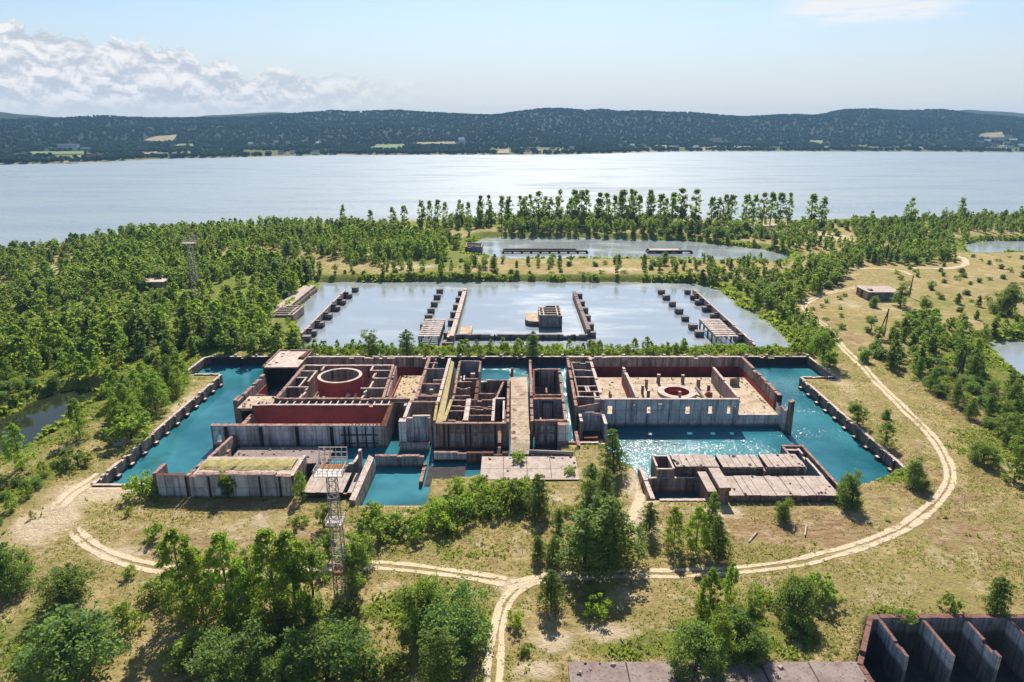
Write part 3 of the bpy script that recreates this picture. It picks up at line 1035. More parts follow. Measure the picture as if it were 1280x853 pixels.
# narrow service bays between the hall and the long wall
slab(T1, -27.1, -21.4, 183, 206, -2.4, -0.8, 'dirtyfloor')
for a, b, zt, mt in (((-27.3, 212.9), (-24.6, 212.9), 5.4, 'mauve'), ((-27.3, 206.4), (-21.2, 206.4), 5.6, 'grey'), ((-24.6, 199.5), (-21.4, 199.5), 4.4, 'mauve'), ((-27.2, 193.3), (-21.4, 193.3), 5.5, 'grey'), ((-27.2, 188.4), (-21.4, 188.4), 4.0, 'brown'), ((-27.4, 183.4), (-21.2, 183.4), 5.5, 'brown')):
    w1(a, b, zt, mt, 0.7, name='bay_wall')
w1((-25.7, 206.8), (-25.7, 218), 5.2, 'brown', 0.5, name='bay_wall')
mb = MB()
mb.box(-24.6, -23.6, 189.6, 190.6, -1, 4.9)
mb.build('pillar', [M['slab']], T1)
mb = MB()
mb.box(-26.4, -25.6, 184.8, 185.6, -1, 4.2)
mb.build('pillar', [M['slab']], T1)
w1((-20.9, 178.5), (-20.9, 216.6), ZT, 'mauve', 0.9, name='outer_wall', top='paletop')
mb = MB()
mb.hull8([(-20.4, 167.4, -4), (-18.4, 167.4, -4), (-18.9, 216.4, -4), (-20.4, 216.4, -4)], [(-20.4, 167.4, 4.3), (-18.6, 167.4, 3.9), (-19.4, 216.2, 4.4), (-20.4, 216.2, 5.0)], 1, 0)
mb.build('mossy_ledge', [M['moss'], M['brown']], T1)
# white stair block in front
w1((-29.2, 179.0), (-21.0, 179.0), ZT - .1, 'brown', 0.8, name='bay_wall')
w1((-28.8, 168.2), (-28.8, 179.2), ZT - .15, 'mauve', 0.9, name='bay_wall', top='paletop')
w1((-28.4, 169.6), (-22.2, 169.6), ZT - .2, 'white', 0.8, name='front_wall', top='paletop')
w1((-20.6, 166.2), (-21.2, 179.4), ZT - .1, 'mauve', 0.7, name='bay_wall', top='moss')
w1((-22.4, 168.4), (-22.4, 170.2), ZT - .5, 'white', 0.7, name='bay_wall')
mb = MB()
mb.box(-30.1, -28.2, 166.0, 168.2, -4.2, 5.3, 0, 1)
mb.build('corner_pier', [M['white'], M['paletop']], T1)
w1((-30, 165.6), (-22.0, 165.6), -0.6, 'grey', 0.8, name='front_wall')
slab(T1, -28.2, -22.6, 165.9, 169.2, -3.3, -2.0, 'dark', 'floor_slab')
mb = MB()
mb.box(-30.4, -29.6, 177, 178.8, 3.9, 5.2)
mb.build('bracket', [M['slab']], T1)

# ------------------------------------------------------------------ the middle block with its grid of cells
K = 1.0121
T2 = thing('cellar_ruin', 'roofless grid of small rust stained concrete cells left of the pale causeway', 'ruin', (-10, 188, -4))


def w2(a, b, zt=4.8, mat='brown', th=0.6, zb=-4.2, name='partition_wall', **k):
    return wall(T2, (a[0] * K, a[1] * K), (b[0] * K, b[1] * K), zt, zb, th, mat, name, **k)


slab(T2, -17.6, -1.6, 168, 196, -3.5, -1.8, 'dirtyfloor')
w2((-17.4, 213.8), (-10.6, 213.8), 4.8, 'grey', .7, name='tower_wall')
w2((-17.1, 193.5), (-17.3, 213.6), 4.7, 'mauve', .7, name='tower_wall')
w2((-10.4, 203), (-10.4, 213.6), 4.8, 'mauve', .6, name='tower_wall')
w2((-15.2, 203), (-10.6, 203), 2.6, 'brown', .6, name='tower_wall')
w2((-14.9, 196), (-15.1, 203), 3.6, 'mauve', .5, name='tower_wall', top='paletop')
w2((-16.0, 196), (-16.1, 203), 3.4, 'mauve', .4, name='tower_wall', top='paletop')
slab(T2, -17, -10.8, 204, 215.6, -2.6, -0.4, 'dirtyfloor')
mb = MB()
mb.box(-13.4, -12.0, 207.5, 208.6, -.5, 3.4, 0, 1)
mb.build('pillar', [M['mauve'], M['paletop']], T2)
for y, zt, x0, mt in ((194.6, 4.8, -17, 'brown'), (190, 4.6, -17, 'brown'), (185.4, 3.9, -17, 'mauve'), (180, 4.7, -17.4, 'brown'), (176.9, 4.3, -17.4, 'brown'), (172.9, 4.5, -17.6, 'brown'), (169.6, 3.2, -17.6, 'brown')):
    w2((x0, y), (-12.2, y), zt, mt, .55)
slab(T2, -17, -11.4, 182.6, 186.8, 0.5, 2.8, 'dirtyfloor', 'landing', 'mauve')
w2((-16.9, 180.2), (-16.9, 194.6), 4.7, 'brown', .6)
w2((-18.0, 165.6), (-17.2, 180.4), 4.85, 'mauve', .9, top='moss')
w2((-12.3, 165.8), (-12.3, 180.6), 4.9, 'mauve', 1.3, top='paletop')
w2((-10.4, 180), (-10.4, 195.8), 4.75, 'mauve', .9, top='rust')
for a, b, zt in (((-9.6, 195.8), (-1.4, 195.8), 4.85), ((-9.6, 185.4), (-4.6, 185.4), 4.6), ((-11.6, 180.5), (-5, 180.5), 4.7), ((-11.6, 177.4), (-5.2, 177.4), 3.9), ((-11.6, 174.6), (-5.2, 174.6), 4.4), ((-11.6, 171), (-5.2, 171), 4.0), ((-11.6, 168.4), (-5.2, 168.4), 3.0), ((-9.8, 182.6), (-4.8, 182.6), 3.5)):
    w2(a, b, zt, 'brown', .5)
w2((-5.1, 165.8), (-5.1, 181), 4.8, 'mauve', .8, top='paletop')
w2((-2.3, 166), (-2.3, 181.5), 4.6, 'mauve', .5, top='paletop')
w2((-5.0, 181), (-2.0, 181), 4.9, 'mauve', .8, top='paletop')
w2((-4.6, 182), (-2.6, 195.4), 4.5, 'brown', .6)
w2((-1.1, 164.6), (-1.1, 195.8), 4.9, 'mauve', .7, top='top')
wall_holes(T2, -20.6, -1.2, 166.9, -4.2, 4.55, .9, [(-3.8, -2.9, -2.6, 2.4)], 'brown', 'front_wall')
mb = MB()
for k, x in enumerate([-16.4, -14.9, -13.6, -10.4, -8.9, -7.4, -5.9]):
    mb.box(x, x + 1.0, 166.36, 166.44, -0.9 + jit(.3), 1.2 + jit(.5))
    if k % 2:
        mb.box(x + .1, x + 1.0, 166.36, 166.43, 1.9, 3.0 + jit(.3))
mb.build_each('plaster_patch', [M['grey']], T2)
mb = MB()
for x in (-18.4, -17.2, -12.6, -11.4, -4.7):
    mb.box(x, x + .5, 166.28, 166.40, -4.1, 4.2)
mb.build_each('dark_strip', [M['dark']], T2)  # near-black upright strips on the front face
slab(T2, -20.5, -1.4, 158.6, 166.4, -4.2, -2.5, 'dark', 'trench_shade_floor')
w2((-19.9, 157.4), (-11.6, 157.4), -0.2, 'white', .8, zb=-2.2, name='beam')
w2((-11.5, 156.6), (-1, 156.6), 0.1, 'brown', .9, zb=-3, name='kerb_wall', top='rust')

# ------------------------------------------------------------------ causeway
T3 = thing('causeway', 'pale sandy concrete causeway sloping down between the two central ruins', 'ramp', (2, 180, -4))
mb = MB()
n = 26
zc = lambda f: 0.2 + 4.3 * f ** 0.8
for k in range(n):
    f0, f1 = k / n, (k + 1) / n
    y0, y1 = 163.6 + 38.2 * f0, 163.6 + 38.2 * f1
    z0, z1 = zc(f0), zc(f1)
    mb.quad((-.35, y0, z0), (4.7, y0, z0), (4.7, y1, z1), (-.35, y1, z1), 0)
    mb.quad((-.35, y1, -4), (-.35, y0, -4), (-.35, y0, z0), (-.35, y1, z1), 1)
    mb.quad((4.7, y0, -4), (4.7, y1, -4), (4.7, y1, z1), (4.7, y0, z0), 1)
mb.quad((4.7, 201.8, -4), (-.35, 201.8, -4), (-.35, 201.8, zc(1)), (4.7, 201.8, zc(1)), 1)
mb.quad((-.5, 159.6, -1.0), (4.4, 159.6, -1.0), (4.7, 163.6, zc(0)), (-.35, 163.6, zc(0)), 0)
mb.quad((-.5, 159.6, -4), (4.4, 159.6, -4), (4.4, 159.6, -1), (-.5, 159.6, -1), 1)
mb.build('deck', [M['floor'], M['mauve']], T3)
wall(T3, (-.55, 196.5), (-.55, 206.5), 5.0, -4, .35, 'mauve', 'side_wall')
mb = MB()
mb.box(-.4, 0.4, 203.8, 204.6, 0, 6.6)
mb.build('post', [M['mauve']], T3)
mb = MB()
for k in range(9):
    y = 167.5 + k * 3.9
    f = (y - 163.6) / 38.2
    z = zc(f) + 0.012
    mb.quad((-.3, y, z), (4.65, y, z), (4.65, y + .12, z + .01), (-.3, y + .12, z + .01))
mb.build('joint', [M['joint']], T3)
mb = MB()
for (x, y) in ((0.4, 168.5), (0.7, 165.6), (0.5, 172.4), (3.0, 189.4), (0.8, 180.5)):
    pts = []
    for k in range(9):
        a = 2 * math.pi * k / 9
        r = random.uniform(.3, .65)
        xx, yy = x + 1.3 * r * math.cos(a), y + 1.6 * r * math.sin(a)
        pts.append((xx, yy, zc(max(0, (yy - 163.6)) / 38.2) + .02))
    mb.poly(pts)
mb.build('damp_patch', [M['brown']], T3)

# ------------------------------------------------------------------ tall open box right of the causeway
T4 = thing('shell_ruin', 'narrow two-bay concrete shell with bare inner walls right of the causeway', 'ruin', (10, 185, -4))


def w4(a, b, zt=4.9, mat='mauve', th=0.7, zb=-4.2, name='partition_wall', **k):
    return wall(T4, (a[0] * K, a[1] * K), (b[0] * K, b[1] * K), zt, zb, th, mat, name, **k)


w4((5.3, 164.8), (6.0, 214.2), 5.0, 'brown', .8, name='outer_wall')
w4((6.3, 180.4), (6.9, 205.8), 4.7, 'mauve', .5, name='outer_wall', top='rust')
w4((6.7, 205.9), (15.2, 205.9), 4.8, 'mauve', .8, name='back_wall', top='top')
w4((14.2, 165.8), (15.1, 206.2), 4.9, 'mauve', .7, name='outer_wall')
w4((6.2, 184.8), (14.6, 184.8), 4.4, 'brown', .6)
w4((6.2, 180.6), (14.5, 180.6), 4.9, 'grey', .7)
slab(T4, 6.6, 14.7, 183.8, 186.4, 1.5, 4.0, 'rust', 'landing', 'brown')
w4((6.0, 166.4), (14.0, 166.4), 4.7, 'brown', .8, name='front_wall')
slab(T4, 6.4, 14.9, 169, 182, -3.2, -1.6, 'dirtyfloor')
slab(T4, 7.0, 15.0, 187, 208, -3.2, -1.6, 'dirtyfloor')
mb = MB()
for (x0, x1, y) in ((7.6, 8.8, 207.6), (9.2, 9.5, 207.6), (13.6, 14.2, 207.6)):
    mb.box(x0, x1, y, y + .1, -1, 4.2)
mb.box(8.8, 9.0, 182.05, 182.2, -1, 4.4)
mb.box(11.6, 11.9, 182.05, 182.2, -1, 4.4)
mb.box(9.0, 11.6, 182.04, 182.16, 3.9, 4.4)
mb.build_each('dark_strip', [M['dark']], T4)  # near-black strips on the inner walls
mb = MB()
mb.box(12.2, 15.1, 165.7, 167.9, -4.2, 4.4, 0, 1)
mb.build('corner_pier', [M['white'], M['top']], T4)
mb = MB()
for (x, w) in ((7.4, 1.4), (9.6, 1.8)):
    mb.box(x, x + w, 167.55, 167.68, -1.2, 1.0)
    mb.box(x, x + w, 167.55, 167.68, 1.6, 3.4)
mb.build_each('plaster_patch', [M['grey']], T4)
w4((4.6, 165.5), (4.4, 170), 1.0, 'mauve', .5, name='outer_wall', top='paletop')
slab(T4, 5.4, 12, 159, 166.6, -4.2, -2.4, 'dark', 'trench_shade_floor')
wall(T4, (4.9, 157.6), (15.5, 157.6), 0.0, -2.4, .8, 'grey', 'beam')
mb = MB()
mb.bar((4.4, 158.4, 0.4), (15.6, 157.2, 0.55), 0.45, 0, 8)
mb.build('pipe', [M['slab']], T4)

# ------------------------------------------------------------------ reactor hall on the right
T5 = thing('hall_ruin', 'open concrete reactor hall ruin with flat sandy floor and round dark red pit', 'ruin', (50, 198, -4))


def w5(a, b, zt=ZT, mat='mauve', th=0.8, zb=-4.2, name='partition_wall', **k):
    return wall(T5, a, b, zt, zb, th, mat, name, **k)


w5((17.9, 176), (18.7, 216.8), ZT, 'brown', .8, name='outer_wall')
w5((19.3, 183), (19.6, 213), ZT - .4, 'mauve', .5, name='outer_wall')
w5((25.8, 180.4), (26.2, 218), ZT, 'mauve', .9, name='outer_wall', top='paletop')
for a, b, zt, mt in (((19, 213), (26, 213), 5.5, 'mauve'), ((19.6, 206.3), (25.6, 206.3), 5.3, 'grey'), ((19.4, 199.2), (25.6, 199.2), 5.5, 'brown'), ((19.4, 192.7), (25.5, 192.7), 5.0, 'brown'), ((19.2, 187.3), (25.4, 187.3), 5.4, 'brown'), ((18.4, 182.8), (25.4, 182.8), 5.6, 'mauve'), ((22.2, 188), (22.1, 192.5), 5.1, 'mauve'), ((23.0, 188), (22.9, 192.5), 5.0, 'mauve'), ((24.2, 183.4), (24.2, 187), 5.2, 'mauve')):
    w5(a, b, zt, mt, .5, name='bay_wall', top='paletop')
slab(T5, 19, 25.6, 183, 213, -3.3, -1.2, 'dirtyfloor')
w5((19.2, 218.4), (78.2, 218.4), ZT, 'mauve', 1.0, name='back_wall', top='paletop')
slab(T5, 26.8, 77, 217.74, 217.88, -4, 2.2, 'red', 'red_lining')
w5((77.7, 185.8), (77.7, 218.6), ZT, 'mauve', 1.0, name='outer_wall')
slab(T5, 77.0, 77.18, 186, 217.6, -3.6, 2.2, 'redbright', 'red_lining')
mb = MB()
mb.box(77.1, 78.5, 184.1, 185.9, -4.2, 5.5, 0, 1)
mb.build('corner_pier', [M['dark'], M['top']], T5)
w5((77.3, 177.6), (77.3, 184), 3.4, 'white', .7, name='outer_wall')
mb = MB()
mb.hull8([(77.4, 175.6, -4.3), (78.7, 175.6, -4.3), (78.7, 177.4, -4.3), (77.4, 177.4, -4.3)], [(77.5, 175.7, 6.6), (78.6, 175.7, 7.1), (78.6, 177.3, 7.2), (77.5, 177.3, 6.5)], 0, 1)
mb.build('corner_pier', [M['brown'], M['top']], T5)
wh = []
for x in (28.2, 39.4, 50.6, 57.1, 62.5):
    w_ = random.uniform(.55, .75)
    wh.append((x - w_, x + w_, 0.95 + jit(.15), 3.2 + jit(.2)))
FRONT_HOLES = wh + [(42.0, 43.2, 3.6, 4.0), (42.2, 43.0, 2.3, 2.6), (34.9, 35.5, 3.3, 3.7), (64.0, 64.5, 2.9, 3.3)]
wall_holes(T5, 23.6, 76.9, 181.7, -4.3, 5.4, .9, FRONT_HOLES, 'white', 'front_wall', 'paletop', low=(65.2, 0.55))
for px, py in (((781.6, 458.7), (794.5, 497.4)), ((892.5, 458.7), (923.4, 497.4))):
    a, b = P(*px, ZT), P(*py, ZT)
    xm = (a[0] + b[0]) / 2
    w5((xm, a[1]), (xm, 182.2), ZT - .05, 'mauve', .8, name='partition_wall', top='paletop')
    if a[0] < 50:
        slab(T5, xm - .56, xm - .42, 183, a[1] - 1, 0.62, 2.6, 'redbright', 'red_lining')


def pit_floor():
    cx, cy, r = 51.2, 197.6, 5.6
    x0, x1, y0, y1, z = 26.3, 76.9, 182.2, 212.0, 0.5
    mb = MB()
    s = 8.0
    for (a, b, c, d) in ((x0, cx - s, y0, y1), (cx + s, x1, y0, y1), (cx - s, cx + s, y0, cy - s), (cx - s, cx + s, cy + s, y1)):
        mb.quad((a, c, z), (b, c, z), (b, d, z), (a, d, z))
    n = 64
    for k in range(n):
        q = []
        for an in (2 * math.pi * k / n, 2 * math.pi * (k + 1) / n):
            c, sn = math.cos(an), math.sin(an)
            m = max(abs(c), abs(sn))
            q.append(((cx + r * c, cy + r * sn, z), (cx + s * c / m, cy + s * sn / m, z)))
        mb.quad(q[0][0], q[0][1], q[1][1], q[1][0])
    mb.quad((x0, y1, -4), (x0, y1, z), (x1, y1, z), (x1, y1, -4), 1)
    mb.build('floor_slab', [M['floor'], M['brown']], T5)
    ring(T5, cx, cy, 5.85, 3.85, 0.3, 1.35, ('slab', 'paletop', 'redbright'), 'reactor_pit', zin=-2.6)
    mb = MB()
    mb.poly([(cx + 4 * math.cos(2 * math.pi * k / 40), cy + 4 * math.sin(2 * math.pi * k / 40), -2.5) for k in range(40)])
    mb.build('pit_bottom', [M['redbright']], T5)


pit_floor()
for x, y, s in ((325, 243, .75), (350, 202, .8), (362, 277, .85), (427, 173, 1.0), (583, 173, .95), (683, 200, .95), (748, 240, .8), (762, 280, .8), (563, 275, .8)):
    a = P(740 + x / 5.12, 435 + y / 5.12, 3.2)
    mb = MB()
    h = 3.2 + jit(.3)
    mb.box(a[0] - s / 2, a[0] + s / 2, a[1] - s / 2, a[1] + s / 2, 0.45, h, 0, 1)
    mb.build('pillar', [M['brown'], M['paletop']], T5)
mb = MB()
a = P(882, 493, 1)
mb.bar((a[0] - 1.2, a[1] - 1.5, .7), (a[0] - 2.6, a[1] + 2.4, 2.4), .45)
mb.build('fallen_column', [M['slab']], T5)
mb = MB()
mb.hull8([(a[0], a[1] - 1, .5), (a[0] + 2, a[1] - .6, .5), (a[0] + 1.6, a[1] + 1, .5), (a[0] - .2, a[1] + .8, .5)], [(a[0] + .3, a[1] - .5, 1.8), (a[0] + 1.4, a[1] - .4, 2.3), (a[0] + 1.1, a[1] + .5, 2.0), (a[0] + .3, a[1] + .4, 1.6)])
mb.build('rubble_heap', [M['redbright']], T5)
mb = MB()
for y in (188.6, 194, 200.2, 206.4):
    mb.quad((36.5, y, .515), (70, y, .515), (70, y + .16, .515), (36.5, y + .16, .515))
mb.build('joint', [M['joint']], T5)
# stair bay in front of the right hall
w5((19.6, 177.0), (25.2, 177.0), 3.3, 'white', .7, name='bay_wall')
w5((19.0, 171), (19.0, 177.4), 3.2, 'mauve', .8, name='bay_wall', top='paletop')
w5((25.6, 170.6), (25.6, 181), 2.6, 'grey', .9, name='bay_wall', top='paletop')
w5((18.4, 177.5), (25.9, 181.0), 4.6, 'mauve', .5, name='bay_wall')
slab(T5, 19.2, 25.2, 166, 176.6, -4.2, -2.4, 'dark')
slab(T5, 19.8, 23.6, 170.6, 172, -3.0, -1.7, 'rust', 'step', 'rust')
mb = MB()
mb.bar((24.0, 170.6, -2.4), (23.2, 172.4, 0.6), .14)
mb.bar((24.5, 170.6, -2.4), (23.7, 172.4, 0.5), .14)
mb.build('stair_rail', [M['rust']], T5)
w5((12.2, 165.2), (17.6, 165.2), -0.3, 'brown', .8, name='kerb_wall')
w5((17.8, 164.8), (25.4, 165.0), -0.2, 'brown', .9, name='kerb_wall', top='paletop')
w5((17.4, 161.4), (17.4, 170), 0.6, 'brown', .9, name='kerb_wall')
slab(T5, 12, 25.5, 160.4, 164.2, -4.2, -1.4, 'slabdark', 'ledge', 'dark')

# ------------------------------------------------------------------ front left basin
T6 = thing('basin_ruin', 'long white concrete wall with grassy top and plank-like deck beside the pool', 'ruin', (-60, 142, -4))


def w6(a, b, zt, mat='white', th=0.9, zb=-1.6, name='wall', **k):
    return wall(T6, a, b, zt, zb, th, mat, name, **k)


w6((-72.6, 137.6), (-49.8, 137.6), 5.4, 'white', 1.2, name='front_wall', top='top', rough=.06)
w6((-80.2, 137.9), (-73.9, 137.9), 5.0, 'white', 1.0, name='front_wall', top='rust', rough=.05)
w6((-80.6, 137.6), (-80.6, 142.5), 5.3, 'brown', .9, name='side_wall', zb=-4)
w6((-73.2, 137.4), (-73.2, 154.0), 5.0, 'mauve', .9, name='side_wall', zb=-4, zt2=3.2)
w6((-73.6, 154), (-74.6, 167), 3.0, 'mauve', .8, name='side_wall', zb=-4, zt2=1.0)
w6((-70.8, 147), (-72.2, 158), 3.0, 'brown', .6, name='side_wall', zb=-4, zt2=1.2)
mb = MB()
for x in (-73.55, -68.4, -57.0, -52.5):
    mb.box(x, x + .4, 136.80, 136.98, -1.5, 5.0)
mb.build_each('dark_strip', [M['dark']], T6)  # near-black upright strips along the wall
slab(T6, -72.4, -50, 138.3, 147.0, 3.2, 4.75, 'slab', 'platform', 'mauve')
mb = MB()
n = 30
rows = [140.2, 141.4, 143.2, 144.8, 145.6]
hs = [0, .45, .6, .4, 0]
pts = [[(-71.8 + 21.2 * k / n, y + jit(.4), 4.79 + h * random.uniform(.6, 1.2)) for k in range(n + 1)] for y, h in zip(rows, hs)]
for r in range(4):
    for k in range(n):
        mb.quad(pts[r][k], pts[r][k + 1], pts[r + 1][k + 1], pts[r + 1][k])
mb.build('turf', [M['drygrass']], T6)
slab(T6, -72, -47, 147.4, 164.5, -3.0, -1.3, 'slabdark', 'floor_slab', 'dark')
w6((-72, 147.2), (-47, 147.2), 3.0, 'dark', .5, name='wall')
w6((-49.6, 137.5), (-49.6, 147.5), 4.9, 'mauve', .7, name='side_wall', top='paletop')
w6((-47.6, 145.4), (-38.4, 149.2), 1.9, 'mauve', .7, zb=-4, top='paletop')
w6((-38.4, 149.2), (-38.0, 154.4), 2.0, 'mauve', .7, zb=-4, top='paletop')
mb = MB()
mb.box(-36.5, -35.8, 146.2, 147.4, -4, 6.6, 0, 1)
mb.build('fin', [M['mauve'], M['paletop']], T6)
mb = MB()
z = 1.5
for k in range(11):
    x0 = -47.2 + k * 1.02
    if k == 9:
        continue
    dz = jit(.05)
    mb.hull8([(x0, 135.9, z - .6), (x0 + .98, 135.9, z - .6), (x0 + .98, 145.0, z - .6), (x0, 145.0, z - .6)],
             [(x0, 135.9, z + dz), (x0 + .98, 135.9, z + dz), (x0 + .98, 145.0, z + dz), (x0, 145.0, z + dz)], 1, 0)
mb.build('deck', [M['slab'], M['joint']], T6)
w6((-47.4, 136.6), (-36.4, 136.6), 0.85, 'dark', .6)
mb = MB()
mb.hull8([(-36.0, 133.2, -4), (-34.4, 133.2, -4), (-34.0, 153, -4), (-35.6, 153, -4)], [(-36.0, 133.3, 1.2), (-34.7, 133.3, 1.0), (-34.3, 152.9, 1.4), (-35.5, 152.9, 2.2)], 0, 1)
mb.build('side_wall', [M['mauve'], M['paletop']], T6)
mb = MB()
mb.hull8([(-83.2, 139.5, 0), (-80.9, 139.2, 0), (-80.7, 142.6, 0), (-82.5, 142.8, 0)], [(-81.6, 139.9, 4.6), (-80.8, 139.7, 5.2), (-80.7, 142.2, 5.4), (-81.2, 142.4, 4.9)], 0, 0)
mb.build('buttress', [M['brown']], T6)

slab(T6, -21.2, -11.8, 146.6, 156.6, -4, -2.85, 'dark', 'trench_shade_floor')  # near-black slab added over the recess water, its shade put into colour
T6b = thing('pool_wall', 'low dark concrete wall closing the back of the small blue pool', 'wall', (-28, 156.6, -4))
wall(T6b, (-34.8, 156.6), (-22.4, 156.6), 0.2, -4.2, .9, 'grey', 'wall_panel')
wall(T6b, (-22.0, 146.4), (-22.0, 156.4), -1.6, -4.2, .8, 'brown', 'wall_panel')

mb = MB()
mb.box(-7.6, 16, 144.4, 156.2, -3.4, 0.06, 1, 0)
struct(mb.build('concrete_pavement', [M['slab'], M['joint']]))
mb = MB()
for x in (-2.2, 3.6, 9.4):
    mb.box(x, x + .14, 144.5, 156.1, 0.061, 0.068)
mb.box(-7.4, 15.8, 149.6, 149.74, 0.0615, 0.069)
struct(mb.build('pavement_joint', [M['joint']]))

# ------------------------------------------------------------------ roofed chambers, front right
T7 = thing('deck_ruin', 'low chamber ruin roofed with rows of concrete slabs beside the turquoise water', 'ruin', (52, 145, -4))


def w7(a, b, zt, mat='mauve', th=.8, zb=-4, name='wall', **k):
    return wall(T7, a, b, zt, zb, th, mat, name, **k)


def planks(parent, x0, x1, y0, y1, z, w, name='roof_slab', tilt=0.0):
    mb = MB()
    n = max(1, round((x1 - x0) / w))
    w = (x1 - x0) / n
    for k in range(n):
        a, b = x0 + k * w + .05, x0 + (k + 1) * w - .05
        dz = jit(.06)
        ya, yb = y0 + jit(.12), y1 + jit(.12)
        mb.hull8([(a, ya, z - .55), (b, ya, z - .55), (b, yb, z - .55), (a, yb, z - .55)], [(a, ya, z + dz), (b, ya, z + dz), (b, yb, z + dz + tilt), (a, yb, z + dz + tilt)], 1, 0)
    return mb.build(name, [M['slab'], M['brown']], parent)


planks(T7, 48.4, 73.2, 134.6, 143.6, 1.5, 1.75)
w7((48.6, 135.4), (73, 135.4), 0.9, 'brown', .8, zb=-1)
w7((73.0, 135.2), (73.0, 143.4), 0.9, 'brown', .7)
slab(T7, 48.6, 73.1, 135.9, 143.2, .2, .9, 'dark', 'floor_slab')
planks(T7, 38.8, 49.2, 145.2, 151.4, 3.05, 1.7)
planks(T7, 49.9, 59.6, 145.1, 151.4, 3.0, 1.6)
planks(T7, 60.5, 69.6, 145.0, 151.6, 3.1, 1.5)
for a, b in ((38.8, 49.2), (49.9, 59.4), (60.4, 69.4)):
    w7((a, 145.7), (b, 145.7), 2.4, 'brown', .7, name='chamber_wall')
    w7((a, 151.0), (b, 151.0), 2.4, 'brown', .7, name='chamber_wall')
w7((69.6, 145.6), (70.8, 151.6), 2.4, 'mauve', .9, name='chamber_wall', zt2=1.6)
w7((59.6, 144.3), (60.2, 151), 2.4, 'brown', .6, name='chamber_wall')
w7((34.4, 144.2), (34.4, 150.7), 3.05, 'mauve', .5, name='tank_wall', top='paletop', rough=.03)
w7((38.1, 144.2), (38.1, 150.7), 3.1, 'mauve', .5, name='tank_wall', top='paletop', rough=.03)
w7((34.2, 144.3), (38.3, 144.3), 3.0, 'mauve', .5, name='tank_wall', top='paletop', rough=.03)
w7((34.2, 150.6), (38.3, 150.6), 3.08, 'mauve', .5, name='tank_wall', top='paletop', rough=.03)
w7((31.6, 135.4), (31.6, 151), 0.3, 'mauve', 1.0, name='rim_wall', top='paletop')
w7((31.3, 135.2), (47, 135.2), 0.15, 'mauve', .9, name='rim_wall', top='paletop')
w7((32.2, 143.7), (43.6, 143.7), 1.0, 'mauve', .7, top='paletop')
slab(T7, 43.5, 45.5, 134.4, 143.6, 1.9, 2.6, 'slab', 'stair_slab', 'brown')
slab(T7, 45.7, 48.3, 133.6, 142.8, 3.2, 4.0, 'slab', 'stair_slab', 'brown')
w7((44.4, 134.8), (44.4, 143.4), 1.85, 'brown', 1.6, name='chamber_wall')
w7((47, 134), (47, 142.6), 3.15, 'brown', 2.2, name='chamber_wall')
w7((75.2, 138.8), (75.2, 160.6), 1.0, 'mauve', .7, name='rim_wall')
w7((73.6, 144), (73.6, 159.2), 0.8, 'grey', .6, name='rim_wall', top='paletop')
w7((69.8, 160.3), (75.4, 160.3), 1.1, 'brown', .7, name='rim_wall')
w7((70.4, 158.6), (73.8, 158.6), .7, 'brown', .6, name='rim_wall', top='paletop')
w7((70.0, 151.8), (70.0, 160.2), .9, 'brown', .6, name='rim_wall')

# ------------------------------------------------------------------ retaining walls of the basin


def retaining(label, pts, zt=0.3, butt=6.2, side=1, mat='brown', posts=False, zt2=None):
    cx, cy = np.mean([p[0] for p in pts]), np.mean([p[1] for p in pts])
    t = thing('retaining_wall', label, 'retaining wall', (cx, cy, -4), 'retaining walls round the turquoise basin')
    for (a, b) in zip(pts, pts[1:]):
        wall(t, a, b, zt, -4.3, .9, mat, 'wall_panel', top='paletop', rough=.12)
        L = math.hypot(b[0] - a[0], b[1] - a[1])
        dx, dy = (b[0] - a[0]) / L, (b[1] - a[1]) / L
        nx, ny = dy * side, -dx * side
        if butt and L > butt:
            for k in range(1, int(L / butt) + 1):
                f = k * butt - butt / 2
                x, y = a[0] + dx * f + nx * .85, a[1] + dy * f + ny * .85
                mb = MB()
                mb.box(x - .65, x + .65, y - .65, y + .65, -4.3, -2.2 + jit(.2), 0, 1)
                mb.build('footing', [M['brown'], M['paletop']], t)
                x, y = a[0] + dx * f + nx * .52, a[1] + dy * f + ny * .52
                mb = MB()
                mb.box(x - .3, x + .3, y - .3, y + .3, -4.3, .1 + jit(.1), 0, 1)
                mb.build('buttress', [M['brown'], M['paletop']], t)
        if posts:
            for k in range(int(L / 7.4) + 1):
                f = k * 7.4 + 1.5
                x, y = a[0] + dx * f, a[1] + dy * f
                mb = MB()
                mb.box(x - .45, x + .45, y - .5, y + .5, zt - .4, zt + .75)
                mb.build('bollard_block', [M['paletop']], t)
    return t


retaining('straight buttressed retaining wall on the left bank of the turquoise canal', [(-98, 215.6), (-98, 142.2)], side=-1)
retaining('short retaining wall round the little bay at the far left canal end', [(-98.5, 216), (-111, 216), (-111, 233), (-109, 234.4)], butt=0)
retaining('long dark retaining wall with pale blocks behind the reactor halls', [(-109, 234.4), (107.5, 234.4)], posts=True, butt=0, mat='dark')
retaining('broken retaining wall at the far right end of the turquoise basin', [(107.5, 234), (107.8, 213.4), (96.4, 213.2)], butt=0)
retaining('buttressed retaining wall on the right bank of the turquoise canal below the track', [(96.2, 213), (96.2, 149)], side=1)
retaining('low kerb wall closing the near end of the left canal', [(-98, 141.9), (-89.7, 141.9)], zt=.15, butt=0)
retaining('low dark kerb wall beside the long white front wall', [(-89.5, 141.5), (-81.2, 141.5)], zt=.7, butt=0, mat='dark')

# ------------------------------------------------------------------ structures in the silver pond


